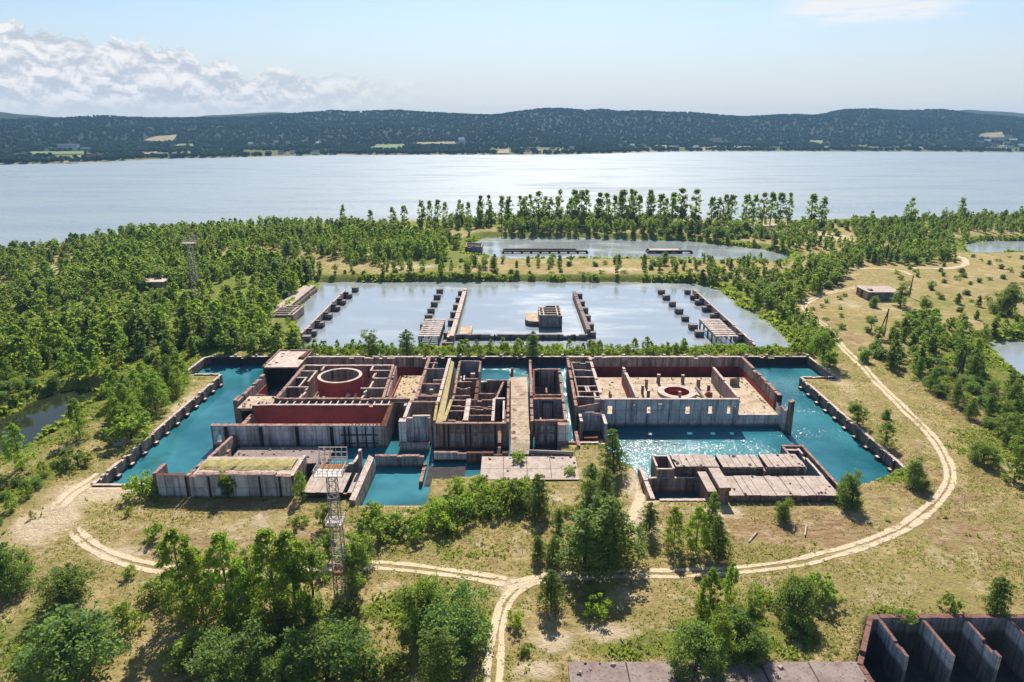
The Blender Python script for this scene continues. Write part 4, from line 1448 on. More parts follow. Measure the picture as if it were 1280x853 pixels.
def cell_top(parent, x0, x1, y0, y1, z0, z1, bars_y, bars_x=(), mat='pile', w=.55):
    """a chamber open on top, crossed by beams"""
    zb = z0
    for a, b in (((x0, y0), (x1, y0)), ((x0, y1), (x1, y1))):
        wall(parent, a, b, z1, zb, .6, mat, 'chamber_wall', top='paletop', rough=.05)
    for a, b in (((x0, y0), (x0, y1)), ((x1, y0), (x1, y1))):
        wall(parent, a, b, z1 - .03, zb, .6, 'mauve', 'chamber_wall', top='paletop', rough=.05)
    for y in bars_y:
        slab(parent, x0 + .3, x1 - .3, y - w / 2, y + w / 2, z1 - .8, z1 - .04, 'paletop', 'beam', 'mauve')
    for x in bars_x:
        slab(parent, x - w / 2, x + w / 2, y0 + .3, y1 - .3, z1 - .84, z1 - .1, 'paletop', 'beam', 'mauve')
    slab(parent, x0 + .35, x1 - .35, y0 + .35, y1 - .35, z0 + .1, z1 - 2.6, 'dirtyfloor', 'floor_slab')


t = thing('intake_ruin', 'beam-topped concrete chamber and flat quay at the left edge of the silver pond', 'ruin', (-101, 300, -4))
cell_top(t, -105.8, -96.2, 288.6, 304.4, -4, 1.1, (292, 295.2, 298.4, 301.4), (-98.2,))
slab(t, -109.4, -103.2, 304.8, 350.5, -4.0, 0.25, 'slab', 'quay', 'mauve')
slab(t, -103.1, -102.2, 305, 349, -4.0, -1.0, 'brown', 'quay_ledge')
wall(t, (-108, 288.8), (-107.6, 304), .4, -2, .8, 'mauve', 'side_wall')


def pier(x, y, s=3.2, h=0.0, label=None, group=None, tilt=0):
    s *= random.uniform(.92, 1.08)
    t = thing('concrete_pier', label, 'pier', (x, y, -4.5), group)
    mb = MB()
    a = s / 2
    mb.hull8([(x - a, y - a * .8, -4.5), (x + a, y - a * .8, -4.5), (x + a, y + a * .8, -4.5), (x - a, y + a * .8, -4.5)],
             [(x - a, y - a * .8, -1.1 + h), (x + a, y - a * .8, -1.1 + h), (x + a, y + a * .8, -1.05 + h), (x - a, y + a * .8, -1.05 + h)])
    mb.build('pier_block', [M['pile']], t)
    mb = MB()
    mb.box(x - a - .12, x + a + .12, y - a * .8 - .12, y + a * .8 + .12, -1.09 + h, -0.85 + h, 1, 0)
    mb.build('cap_slab', [M['slabdark'], M['pile']], t)
    t.rotation_euler = (R(jit(2.2)), R(jit(2.2)), R(jit(5)))
    return t


ORD = ['nearest', 'second', 'third', 'fourth', 'fifth', 'sixth', 'seventh', 'eighth']


def wall_with_piers(x, y0, y1, side, piers, wl, pl, zt=0.2, th=.8, grp=None, panels=True, top='paletop'):
    t = thing('pond_wall', wl, 'wall', (x, (y0 + y1) / 2, -4))
    wall(t, (x, y0), (x, y1), zt, -4.3, th, 'mauve', 'wall_panel', top=top)
    n = int((y1 - y0) / 13.5)
    for k, (px, py) in enumerate(piers):
        mb = MB()
        xa, xb = sorted((x + side * (th / 2 + .02), px - side * .2))
        if xb - xa > .4 and y0 < py < y1 and panels:
            mb.box(xa, xb, py - .35, py + .35, -4.2, zt - .2 + jit(.1), 0, 1)
            mb.build('buttress', [M['dark'], M['mauve']], t)
    for k, (px, py) in enumerate(piers):
        pier(px, py, 3.0, jit(.12), pl % ORD[k], grp)


wall_with_piers(-85.2, 264, 340, 1, [(-82.9, 263.5), (-82.6, 271), (-82.6, 283.5), (-82.6, 297), (-82.6, 311), (-82.5, 323), (-82.4, 336), (-82.3, 350)],
                'long straight wall with buttresses in the left part of the silver pond', '%s block from the bank on the leftmost pond wall', grp='blocks along the leftmost pond wall')
for k, y in enumerate([281.4, 296.3, 307, 320, 334, 347]):
    pier(-37.6, y, 3.3, jit(.1), '%s free-standing block of the left row rising from the pond' % ORD[k], 'left row of free-standing blocks')
wall_with_piers(-24.0, 259, 342, -1, [(-26.4, 268.6), (-26.5, 287), (-26.5, 301), (-26.5, 314.5), (-26.4, 329), (-26.3, 342.8)],
                'pale-topped wall running out into the pond left of the square island', '%s block from the bank along the pale pond wall', zt=.5, th=1.9, grp='blocks along the pale pond wall', panels=False)
wall_with_piers(31.5, 268.5, 337, 1, [(33.2, 269), (33.5, 281), (33.6, 295), (33.8, 308), (33.9, 321), (34.2, 336.5)],
                'brown-topped wall in the pond right of the square island', '%s block from the bank along the wall right of the island', zt=.4, th=1.6, grp='blocks along the wall right of the island', panels=False, top='slabdark')
for k, y in enumerate([270.4, 280.7, 294, 306.8, 319.8, 333, 345]):
    pier(77.5, y, 3.3, jit(.1), '%s free-standing block of the right row rising from the pond' % ORD[k], 'right row of free-standing blocks')
wall_with_piers(93.4, 250, 343, -1, [(91, 263), (91, 284), (91, 297), (91, 310), (91, 323), (91, 333), (91, 345)],
                'long dark wall at the right end of the silver pond', '%s block from the bank on the rightmost pond wall', grp='blocks along the rightmost pond wall')


def crib(label, x0, x1, y0, y1, z, n, legs=True, grp=None):
    t = thing('beam_frame', label, 'ruin', ((x0 + x1) / 2, (y0 + y1) / 2, -4))
    for x in ((x0, (x0 + x1) / 2, x1) if x1 - x0 > 6 else (x0, x1)):
        slab(t, x - .35, x + .35, y0, y1, z - 1.0, z - .2, 'mauve', 'girder')
    for k in range(n):
        y = y0 + (y1 - y0) * (k + .5) / n
        slab(t, x0 - .5, x1 + .5, y - .75, y + .75, z - .19, z + jit(.04), 'paletop', 'plank', 'brown')
    for k in range(5):
        y = y0 + 1 + (y1 - y0 - 2) * k / 4
        for x in (x0, x1):
            mb = MB()
            mb.box(x - .3, x + .3, y - .3, y + .3, -4.3, z - 1.0)
            mb.build('leg', [M['pile']], t)
    return t


crib('slatted concrete frame on legs standing by the left row of pond blocks', -36.6, -29.0, 255.6, 282, 1.2, 9)
crib('slatted concrete frame on legs beside the long dark right pond wall', 80.6, 88.4, 256.0, 282, 1.2, 10)

t = thing('pond_wall', 'dark low wall crossing the pond in front of the square island', 'wall', (4, 266, -4))
wall(t, (-23, 266), (30.6, 265.6), -0.9, -4.4, 1.3, 'pile', 'wall_panel', top='slabdark')
for x in np.arange(-20, 30, 6.5):
    mb = MB()
    mb.box(x - .35, x + .35, 264.6, 265.2, -4.4, -.8)
    mb.build('buttress', [M['dark']], t)
wall(t, (-25.4, 258.4), (-25.4, 266), 0.2, -4.4, 1.0, 'pile', 'end_wall', top='paletop')
slab(t, -27.6, -23.2, 255.5, 258.2, -4.4, -1.4, 'brown', 'end_block')
slab(t, 29.6, 34.2, 255.8, 258, -4.4, -1.6, 'brown', 'end_block')
slab(t, -21.6, -16.8, 267.6, 279, -4.4, -1.2, 'floor', 'landing', 'mauve')
for x, lb in ((19.4, 'left'), (25.7, 'right')):
    mb = MB()
    mb.box(x - .6, x + .6, 252.4, 253.6, -4.4, -1.6)
    mb.box(x - .66, x + .66, 252.3, 253.7, -1.59, -1.35)
    tag(mb.build('short_post', M['pile']), 'short dark concrete post in the near pond water, %s one of two' % lb, 'post', 'short posts near the pond bank')

t = thing('island_chamber', 'square concrete chamber with round apron standing alone in the pond', 'ruin', (16.5, 289, -4))
cell_top(t, 12.0, 21.2, 281.4, 297, -4.3, 3.0, (285.6, 289.4, 293.2), (13.6, 19.6))
mb = MB()
ap = [(11.8, 299.5, 0), (11.8, 284.5, 0)] + [(11.8 - 5.9 * math.sin(math.pi * k / 10) ** .7 if k else 11.8, 292 - 7.5 * math.cos(math.pi * k / 10), 0) for k in range(1, 10)]
ap = [(11.7, 285.0), (9.5, 284.8), (7.2, 285.8), (6.0, 287.5), (5.8, 293), (6.0, 299), (11.7, 299.4)][::-1]
mb.hull8([(x, y, -4.3) for x, y in ap], [(x, y, -.9) for x, y in ap], 1, 0)
mb.build('apron', [M['floor'], M['pile']], t)

t = thing('intake_ruin', 'small dark red topped chamber at the left end of the far pond', 'ruin', (P(592, 318, -3)[0], P(592, 318, -3)[1], -4))
a, b = P(582, 318, -3), P(602, 318, -3)
cell_top(t, a[0], b[0], a[1], a[1] + 16, -4.2, 2.2, (a[1] + 5, a[1] + 10))
for (x0, x1, y, lb) in ((629, 734, 317, 'long broken pier frame lying across the far pond, left of the shorter one'), (811, 865, 317, 'short pale pier frame at the right end of the far pond')):
    a, b = P(x0, y, -3), P(x1, y, -3)
    t = thing('pier_frame', lb, 'pier', ((a[0] + b[0]) / 2, a[1], -4))
    for dy in (0, 7):
        slab(t, a[0], b[0] - dy, a[1] + dy, a[1] + dy + 1.2, -2.0, -0.9, 'slabdark', 'beam', 'dark')
    n = int((b[0] - a[0]) / 6)
    for k in range(n + 1):
        x = a[0] + (b[0] - a[0]) * k / n
        mb = MB()
        mb.box(x - .7, x + .7, a[1] - .3, a[1] + 8, -4.3, -2.01)
        mb.build('leg', [M['dark']], t)
    if x1 > 800:
        slab(t, a[0] + 1, b[0] - 8, a[1] + 1.3, a[1] + 6.9, -1.5, -.95, 'paletop', 'deck', 'mauve')

# ------------------------------------------------------------------ foreground right: yard slab and buttressed pit
mb = MB()
mb.box(8.7, 54.3, 60, 86.4, -2, 0.35, 1, 0)
tag(mb.build('concrete_slab', [M['slabdark'], M['brown']]), 'wide bare purple-grey concrete slab beside the buttressed pit', 'slab')
mb = MB()
for x in (17.6, 24.8, 31.5, 38.5, 46):
    mb.box(x, x + .22 + jit(.06), 60.2, 86.3, 0.36, 0.372)
mb.build('slab_joint', [M['joint']], bpy.data.objects['concrete_slab'])

T8 = thing('pit_ruin', 'deep dark concrete pit with tall pale buttress fins', 'ruin', (85, 85, -10))
wall(T8, (60.6, 96.6), (111, 96.6), 0.55, -10, 1.0, 'pitwall', 'back_wall', top='darkrust')
wall(T8, (60.7, 96.2), (53.9, 85.8), 0.5, -10, .8, 'pitwall', 'side_wall', top='darkrust')
wall(T8, (54.0, 85.6), (54.0, 68), 0.5, -10, .8, 'pitwall', 'side_wall', top='darkrust')
for x in (62.3, 69.6, 76.9, 84.2, 91.5, 98.8):
    wall(T8, (x, 87.6), (x, 96.0), 0.3, -10, .55, 'white', 'fin', top='darkrust', rough=.05)
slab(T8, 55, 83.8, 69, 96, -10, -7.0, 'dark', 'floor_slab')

# ------------------------------------------------------------------ derelict hut by the track
a, b, c = P(1068, 371), P(1083, 377), P(1113, 377)
t = thing('derelict_hut', 'small flat-roofed grey hut overgrown with bushes beside the winding track', 'hut', (a[0] + 8, a[1], 0))
x0, x1, y0, y1 = 171.5, 186.5, 319.5, 331.5
mb = MB()
wall_mb((x0, y0), (x1, y0), 3.5, -1, .4, mb, 0)
wall_mb((x1, y0), (x1, y1), 3.5, -1, .4, mb, 0)
wall_mb((x0, y1), (x1, y1), 3.5, -1, .4, mb, 0)
mb.build('wall', [M['pile'], M['top']], t)
wall_mb((x0, y0 + .3), (x0, y0 + 5.4), 3.5, -1, .4, None, 0).build('side_wall', [M['mauve'], M['top']], t)
wall_mb((x0, y0 + 7.2), (x0, y1 - .3), 3.5, -1, .4, None, 0).build('side_wall', [M['mauve'], M['top']], t)
slab(t, x0 + .3, x0 + .35, y0 + 5.4, y0 + 7.2, 0, 3.0, 'dark', 'doorway')
slab(t, x0 - .6, x1 + .6, y0 - .6, y1 + .6, 3.55, 4.0, 'slab', 'roof', 'mauve')
mb = MB()
mb.hull8([(x0 + 1, y0 + 2, 4.02), (x0 + 3, y0 + 1.6, 4.02), (x0 + 2.6, y0 + 5, 4.02), (x0 + 1.2, y0 + 5, 4.02)], [(x0 + 1.6, y0 + 2.5, 4.7), (x0 + 2.4, y0 + 2.4, 4.9), (x0 + 2.2, y0 + 4.4, 4.6), (x0 + 1.6, y0 + 4.3, 4.7)])
mb.build('debris', [M['brown']], t)

t = thing('forest_ruin', 'low pale flat-roofed building half hidden in the forest near the far mast', 'building', (*G(196, 362), 0))
a = G(196, 362)
mb = MB()
mb.box(a[0] - 6, a[0] + 6, a[1] - 4.5, a[1] + 4.5, -1, 4.6)
mb.build('wall', [M['mauve']], t)
mb = MB()
mb.box(a[0] - 6.5, a[0] + 6.5, a[1] - 5, a[1] + 5, 4.61, 5.1)
mb.build('roof', [M['paletop']], t)

# ------------------------------------------------------------------ lattice floodlight masts


def mast(label, x, y, h, wb, wt, gal, z0=0.0, full=True):
    t = thing('floodlight_mast', label, 'mast', (x, y, z0), 'rusty floodlight masts')

    def q(z):
        return (wb + (wt - wb) * min(1, z / h)) / 2
    cs = ((-1, -1), (1, -1), (1, 1), (-1, 1))
    for cx, cy in cs:
        mb = MB()
        mb.bar((x + cx * q(0), y + cy * q(0), z0 - .5), (x + cx * q(h), y + cy * q(h), z0 + h), .095 if full else .17, 0, 4, .07 if full else .14)
        mb.build('leg', [M['steel']], t)
    mb = MB()
    n = int(h / (1.5 if full else 2.4))
    for k in range(n):
        za, zb = h * k / n, h * (k + 1) / n
        for i in range(4):
            a, b = cs[i], cs[(i + 1) % 4]
            if k % 2:
                a, b = b, a
            mb.bar((x + a[0] * q(za), y + a[1] * q(za), z0 + za), (x + b[0] * q(zb), y + b[1] * q(zb), z0 + zb), .045 if full else .1)
            mb.bar((x + a[0] * q(zb), y + a[1] * q(zb), z0 + zb), (x + b[0] * q(zb), y + b[1] * q(zb), z0 + zb), .05)
            if full:
                mb.bar((x + b[0] * q(za), y + b[1] * q(za), z0 + za), (x + a[0] * q(zb), y + a[1] * q(zb), z0 + zb), .035)
    mb.build('bracing', [M['steel'] if full else M['steelpale']], t)
    gw, gd = gal
    zt = z0 + h
    mb = MB()
    mb.box(x - gw / 2, x + gw / 2, y - gd / 2, y + gd * .1, zt + .02, zt + .14)
    mb.build('platform', [M['steelpale']], t)
    mb = MB()
    mb.box(x - gw / 2 + .4, x + gw / 2 - .5, y + gd * .1 + .02, y + gd / 2, zt + .03, zt + .15)
    mb.build('platform', [M['orange']], t)
    mb = MB()
    for zz in (.6, 1.2):
        for a, b in (((-1, -1), (1, -1)), ((1, -1), (1, 1)), ((1, 1), (-1, 1)), ((-1, 1), (-1, -1))):
            mb.bar((x + a[0] * gw / 2, y + a[1] * gd / 2, zt + zz), (x + b[0] * gw / 2, y + b[1] * gd / 2, zt + zz), .045)
    for k in range(7):
        f = -1 + 2 * k / 6
        for sg in (-1, 1):
            mb.bar((x + f * gw / 2, y + sg * gd / 2, zt), (x + f * gw / 2, y + sg * gd / 2, zt + 1.2), .06)
            mb.bar((x + sg * gw / 2, y + f * gd / 2, zt), (x + sg * gw / 2, y + f * gd / 2, zt + 1.2), .06)
    mb.build('railing', [M['steelpale']], t)
    mb = MB()
    for zz in (1.5, 2.4, 3.3):
        mb.bar((x - gw / 2, y + gd / 2, zt + zz), (x + gw / 2, y + gd / 2, zt + zz), .06)
    for k in range(6):
        xx = x - gw / 2 + gw * k / 5
        mb.bar((xx, y + gd / 2, zt), (xx, y + gd / 2, zt + 3.4), .055)
        mb.bar((xx, y + gd / 2 - 1.6, zt), (xx, y + gd / 2, zt + 3.0), .05)
    mb.build('lamp_rack', [M['steelpale']], t)
    if full:
        mb = MB()
        zz = z0 + h * .62
        r = q(h * .62) + .55
        mb.box(x - r, x + r, y - r, y + r, zz, zz + .1)
        for a, b in (((-1, -1), (1, -1)), ((1, -1), (1, 1)), ((1, 1), (-1, 1)), ((-1, 1), (-1, -1))):
            for k in (.5, 1.0):
                mb.bar((x + a[0] * r, y + a[1] * r, zz + k), (x + b[0] * r, y + b[1] * r, zz + k), .05)
        for a in cs:
            mb.bar((x + a[0] * r, y + a[1] * r, zz), (x + a[0] * r, y + a[1] * r, zz + 1), .05)
        mb.build('landing', [M['steel']], t)
        mb = MB()
        zz = z0 + h * .22
        r = q(h * .22) + .1
        mb.box(x - r, x + r, y - r, y + r, zz, zz + .5)
        mb.build('landing', [M['orange']], t)
        for sx in (-1, 0, 1):
            mb = MB()
            mb.bar((x + sx * .7, y - q(15) - .9, z0 + h * .62 + .7), (x + sx * .7, y - q(15) - 1.4, z0 + h * .62 + .3), .26, 0, 8, .42)
            mb.build('floodlight', [M['steel']], t)
        mb = MB()
        for k in range(int(h / .5)):
            zz = .5 * k
            mb.bar((x - .25, y + q(zz), z0 + zz), (x + .25, y + q(zz), z0 + zz), .025)
        for sx in (-.25, .25):
            mb.bar((x + sx, y + q(0), z0), (x + sx, y + q(h), z0 + h), .03)
        mb.build('ladder', [M['steel']], t)


gx, gy = G(428, 748)
mast('rusty lattice floodlight mast with square gallery in the near foreground', gx, gy, 25.2, 2.2, 1.4, (4.7, 4.3))
gx, gy = G(247, 373)
mast('distant pale lattice mast rising from the forest on the left', gx, gy, 27, 3.2, 2.0, (6.2, 4.2), full=False)


def pole(label, px, py, h, lean):
    x, y = G(px, py)
    t = thing('utility_pole', label, 'pole', (x, y, 0), 'wooden A-frame poles right of the basin')
    mb = MB()
    mb.bar((x, y, -.5), (x, y, h), .27, 0, 8, .2)
    mb.build('pole_shaft', [M['wood']], t)
    mb = MB()
    mb.bar((x + lean, y - 1, -.5), (x + .15, y, h - .2), .27, 0, 8, .2)
    mb.build('brace', [M['wood']], t)
    mb = MB()
    mb.bar((x - .2, y, h - .5), (x + .35, y - .1, h - .5), .09)
    mb.build('bolt_bar', [M['rust']], t)


pole('leaning dark A-frame pole on the dry slope below the hut', 1105, 421, 11.5, -3.2)
pole('dark A-frame pole standing among bushes near the right edge', 1201, 474, 10.5, -2.6)
pole('thin dark A-frame pole beside the derelict hut', 1137, 371, 10.5, -1.4)

for (p, q, lb) in (((936, 678), (947, 665), 'pale fallen pole on the dry ground left of the pair'), ((992, 665), (994, 653), 'left pole of the pale pair lying below the slab deck'), ((1006, 670), (1008, 656), 'right pole of the pale pair lying below the slab deck')):
    mb = MB()
    a, b = G(*p), G(*q)
    mb.bar((*a, .12), (*b, .2), .16, 0, 6, .12)
    tag(mb.build('fallen_pole', M['paletop']), lb, 'pole', 'fallen poles below the slab deck')
mb = MB()
a = G(150, 555)
mb.hull8([(a[0] - 1.6, a[1] - 1, -.3), (a[0] + 1.6, a[1] - 1.1, -.3), (a[0] + 1.5, a[1] + 1, -.3), (a[0] - 1.4, a[1] + 1.1, -.3)], [(a[0] - 1.2, a[1] - .7, 1.1), (a[0] + 1.3, a[1] - .8, .9), (a[0] + 1.1, a[1] + .7, 1.2), (a[0] - 1, a[1] + .8, 1.3)])
tag(mb.build('boulder', M['stone']), 'pale boulder on the sandy bank left of the canal', 'boulder')


# ------------------------------------------------------------------ loose rubble lying in the ruins
def rubble(name, areas, n, size):
    mb = MB()
    for (x0, x1, y0, y1, z, wt) in areas:
        for _ in range(int(n * wt)):
            u = random.random() ** 1.6
            x, y = random.uniform(x0, x1), random.uniform(y0, y1)
            # most pieces gather along the walls
            if random.random() < .6:
                if random.random() < .5:
                    x = random.choice((x0 + u * 1.6, x1 - u * 1.6))
                else:
                    y = random.choice((y0 + u * 1.6, y1 - u * 1.6))
            r = size * random.uniform(.4, 1.0) ** 2 * 1.6
            a = random.random() * 6.28
            b = [(x + r * random.uniform(.6, 1.2) * math.cos(a + k * 1.57), y + r * random.uniform(.6, 1.2) * math.sin(a + k * 1.57), z) for k in range(4)]
            tp = [(x + (p[0] - x) * random.uniform(.4, .8), y + (p[1] - y) * random.uniform(.4, .8), z + r * random.uniform(.35, .9)) for p in b]
            mb.hull8(b, tp, random.randrange(2))
    o = mb.build(name, [M['slab'], M['brown']])
    o['kind'] = 'stuff'
    return o


rubble('rubble', [(27, 76, 183, 211, .5, 1.0), (-35.8, -28.2, 182, 210, 1.5, .8), (-66, -38, 182.5, 208, -.6, .7), (-77, -68, 178, 185, 4.4, .15), (0, 4.4, 166, 200, 2.2, .0), (-7, 15.6, 145, 156, .06, .15),
                  (-71, -48, 148, 163, -1.3, .5), (-17, -2, 169, 195, -1.8, .6), (19.4, 25, 184, 212, -1.2, .4), (7, 14, 188, 206, -1.6, .3), (12.4, 25, 160.6, 163.8, -1.4, .3), (49, 72.5, 135, 143, 1.52, .12), (39, 69, 145.4, 151, 3.08, .12), (10, 53.5, 80, 86, .36, .2)], 170, .34)

# stub walls left standing in the cells
for T, lst in ((T1, [((-66.5, 194), (-64.4, 194)), ((-58, 184.6), (-58, 187)), ((-47, 206), (-45.4, 206)), ((-41, 183), (-41, 186.5)), ((-26, 203), (-24, 203)), ((-24.2, 184), (-24.2, 187.6)), ((-76.5, 190), (-73, 190))]),
               (T2, [((-15, 183.6), (-15, 187)), ((-14.6, 173.6), (-14.6, 176.6)), ((-9, 172), (-9, 175.4)), ((-7.4, 187), (-7.4, 191)), ((-7, 192.6), (-3.4, 192.6)), ((-14, 193), (-14, 196)), ((-8, 178.6), (-8, 181.6))]),
               (T4, [((10.6, 194), (10.6, 198)), ((8, 172), (8, 176)), ((12, 188.6), (14, 188.6))]),
               (T5, [((22, 200), (22, 205)), ((21, 208), (24, 208)), ((30, 192), (30, 195.5)), ((70, 205), (73, 205)), ((62.6, 188), (62.6, 190.4))])):
    for a, b in lst:
        wall(T, a, b, random.uniform(1.6, 3.8), -2.4, .5, random.choice(('mauve', 'brown')), 'stub_wall', 'top', .35)

# ------------------------------------------------------------------ foliage


def leaf_mat(name, a, b, pale, trans=0.45, nscale=0.45, soft=0.0):
    m, t, out = new_mat(name)
    p = position(t)
    oi = t.new('ShaderNodeObjectInfo')
    n = t.noise(p, nscale, 4, 0.7)
    n2 = t.noise(p, 2.6, 2, 0.6)
    col = t.mix(t.ramp(n, 0.38, 0.64), a, b)
    col = t.mix(t.math('MULTIPLY', t.ramp(n2, 0.5, 0.75), 0.6), col, pale)
    hs = t.new('ShaderNodeHueSaturation')
    t.put(hs.inputs['Hue'], t.math('ADD', 0.474, t.math('MULTIPLY', oi.outputs['Random'], 0.045)))
    t.put(hs.inputs['Value'], t.math('ADD', 0.80, t.math('MULTIPLY', t.math('FRACT', t.math('MULTIPLY', oi.outputs['Random'], 7.31)), 0.75)))
    t.put(hs.inputs['Color'], col)
    d = t.new('ShaderNodeBsdfPrincipled')
    t.link(hs.outputs[0], d.inputs['Base Color'])
    d.inputs['Roughness'].default_value = 0.55
    if soft:
        # a distant canopy scatters like a rough, mostly level surface
        g0 = t.new('ShaderNodeNewGeometry')
        vm = t.new('ShaderNodeVectorMath', operation='SCALE')
        t.link(g0.outputs['Normal'], vm.inputs[0])
        vm.inputs['Scale'].default_value = 1.0 - soft
        va = t.new('ShaderNodeVectorMath', operation='ADD')
        t.link(vm.outputs[0], va.inputs[0])
        va.inputs[1].default_value = (0, -0.25 * soft, soft)
        vn = t.new('ShaderNodeVectorMath', operation='NORMALIZE')
        t.link(va.outputs[0], vn.inputs[0])
        t.link(vn.outputs[0], d.inputs['Normal'])
    d.inputs['Specular IOR Level'].default_value = 0.0 if soft else 0.2
    tr = t.new('ShaderNodeBsdfTranslucent')
    g = t.mix(0.6, hs.outputs[0], (0.36, 0.48, 0.05))
    t.put(tr.inputs['Color'], g)
    mx = t.new('ShaderNodeMixShader')
    mx.inputs[0].default_value = trans
    t.link(d.outputs[0], mx.inputs[1])
    t.link(tr.outputs[0], mx.inputs[2])
    t.link(mx.outputs[0], out.inputs['Surface'])
    return m


M['pine'] = leaf_mat('pine_needles', (0.065, 0.12, 0.028), (0.115, 0.175, 0.036), (0.15, 0.205, 0.055), 0.45)
M['leafy'] = leaf_mat('bright_leaves', (0.15, 0.24, 0.028), (0.22, 0.31, 0.04), (0.26, 0.34, 0.08), 0.62)
M['oliv'] = leaf_mat('olive_leaves', (0.095, 0.165, 0.030), (0.155, 0.22, 0.042), (0.21, 0.26, 0.09), 0.56)
M['willow'] = leaf_mat('willow_leaves', (0.075, 0.155, 0.045), (0.13, 0.205, 0.06), (0.22, 0.28, 0.14), 0.5)
M['lime'] = leaf_mat('lime_leaves', (0.14, 0.23, 0.02), (0.21, 0.31, 0.03), (0.25, 0.33, 0.06), 0.58)
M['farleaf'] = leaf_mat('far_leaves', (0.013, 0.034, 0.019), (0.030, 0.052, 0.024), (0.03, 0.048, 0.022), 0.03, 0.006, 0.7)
M['turfblade'] = leaf_mat('turf_blades', (0.42, 0.35, 0.15), (0.28, 0.27, 0.08), (0.46, 0.40, 0.2), 0.5, 0.12)
M['reed'] = leaf_mat('reed_blades', (0.13, 0.19, 0.03), (0.20, 0.25, 0.05), (0.24, 0.26, 0.08), 0.5, 0.2)


def quad_mesh(name, q, mat, extra=None):
    """q: (N,4,3) array of quads"""
    n = len(q)
    v = q.reshape(-1, 3)
    me = bpy.data.meshes.new(name)
    ev, ef = (extra if extra is not None else (np.zeros((0, 3)), []))
    me.vertices.add(len(v) + len(ev))
    me.vertices.foreach_set('co', np.concatenate([v, ev]).astype(np.float32).ravel())
    nl = 4 * n + 4 * len(ef)
    me.loops.add(nl)
    li = np.arange(4 * n)
    if len(ef):
        li = np.concatenate([li, (np.array(ef) + len(v)).ravel()])
    me.loops.foreach_set('vertex_index', li.astype(np.int32))
    me.polygons.add(n + len(ef))
    me.polygons.foreach_set('loop_start', np.arange(n + len(ef)) * 4)
    me.polygons.foreach_set('loop_total', np.full(n + len(ef), 4))
    mats = mat if isinstance(mat, (list, tuple)) else [mat]
    for mm in mats:
        me.materials.append(mm)
    if len(ef):
        me.polygons.foreach_set('material_index', np.concatenate([np.zeros(n), np.ones(len(ef))]).astype(np.int32))
    me.update(calc_edges=True)
    return me


def rand_unit(r, n):
    v = r.normal(size=(n, 3))
    return v / np.linalg.norm(v, axis=1)[:, None]


def leaves(r, cen, rad, per, size, aspect=0.65):
    """leaf quads scattered in clumps; cen (C,3), rad (C,)"""
    C = len(cen)
    idx = np.repeat(np.arange(C), per)
    n = len(idx)
    off = rand_unit(r, n) * (r.random(n) ** 0.45)[:, None] * rad[idx][:, None]
    off[:, 2] *= 0.75
    p = cen[idx] + off
    nrm = rand_unit(r, n) * 0.9 + off / (rad[idx][:, None] + 1e-6) * 0.6 + np.array([0, 0, 0.35])
    nrm /= np.linalg.norm(nrm, axis=1)[:, None]
    u = np.cross(nrm, rand_unit(r, n))
    u /= np.linalg.norm(u, axis=1)[:, None] + 1e-9
    w = np.cross(nrm, u)
    s = size * r.uniform(0.6, 1.35, n)[:, None]
    u, w = u * s, w * s * aspect
    return np.stack([p - u - w * .6, p + u * .2 - w, p + u + w * .5, p - u * .3 + w], 1)


def tube(pts, rads, sides=6):
    v, f = [], []
    for k, (p, r) in enumerate(zip(pts, rads)):
        p = np.array(p, float)
        d = np.array(pts[min(k + 1, len(pts) - 1)], float) - np.array(pts[max(k - 1, 0)], float)
        d /= np.linalg.norm(d) + 1e-9
        a = np.cross(d, [0.3, 1, 0.1])
        a /= np.linalg.norm(a)
        b = np.cross(d, a)
        for s in range(sides):
            an = 2 * math.pi * s / sides
            v.append(p + r * (a * math.cos(an) + b * math.sin(an)))
    for k in range(len(pts) - 1):
        for s in range(sides):
            s2 = (s + 1) % sides
            f.append((k * sides + s, k * sides + s2, (k + 1) * sides + s2, (k + 1) * sides + s))
    return np.array(v), f


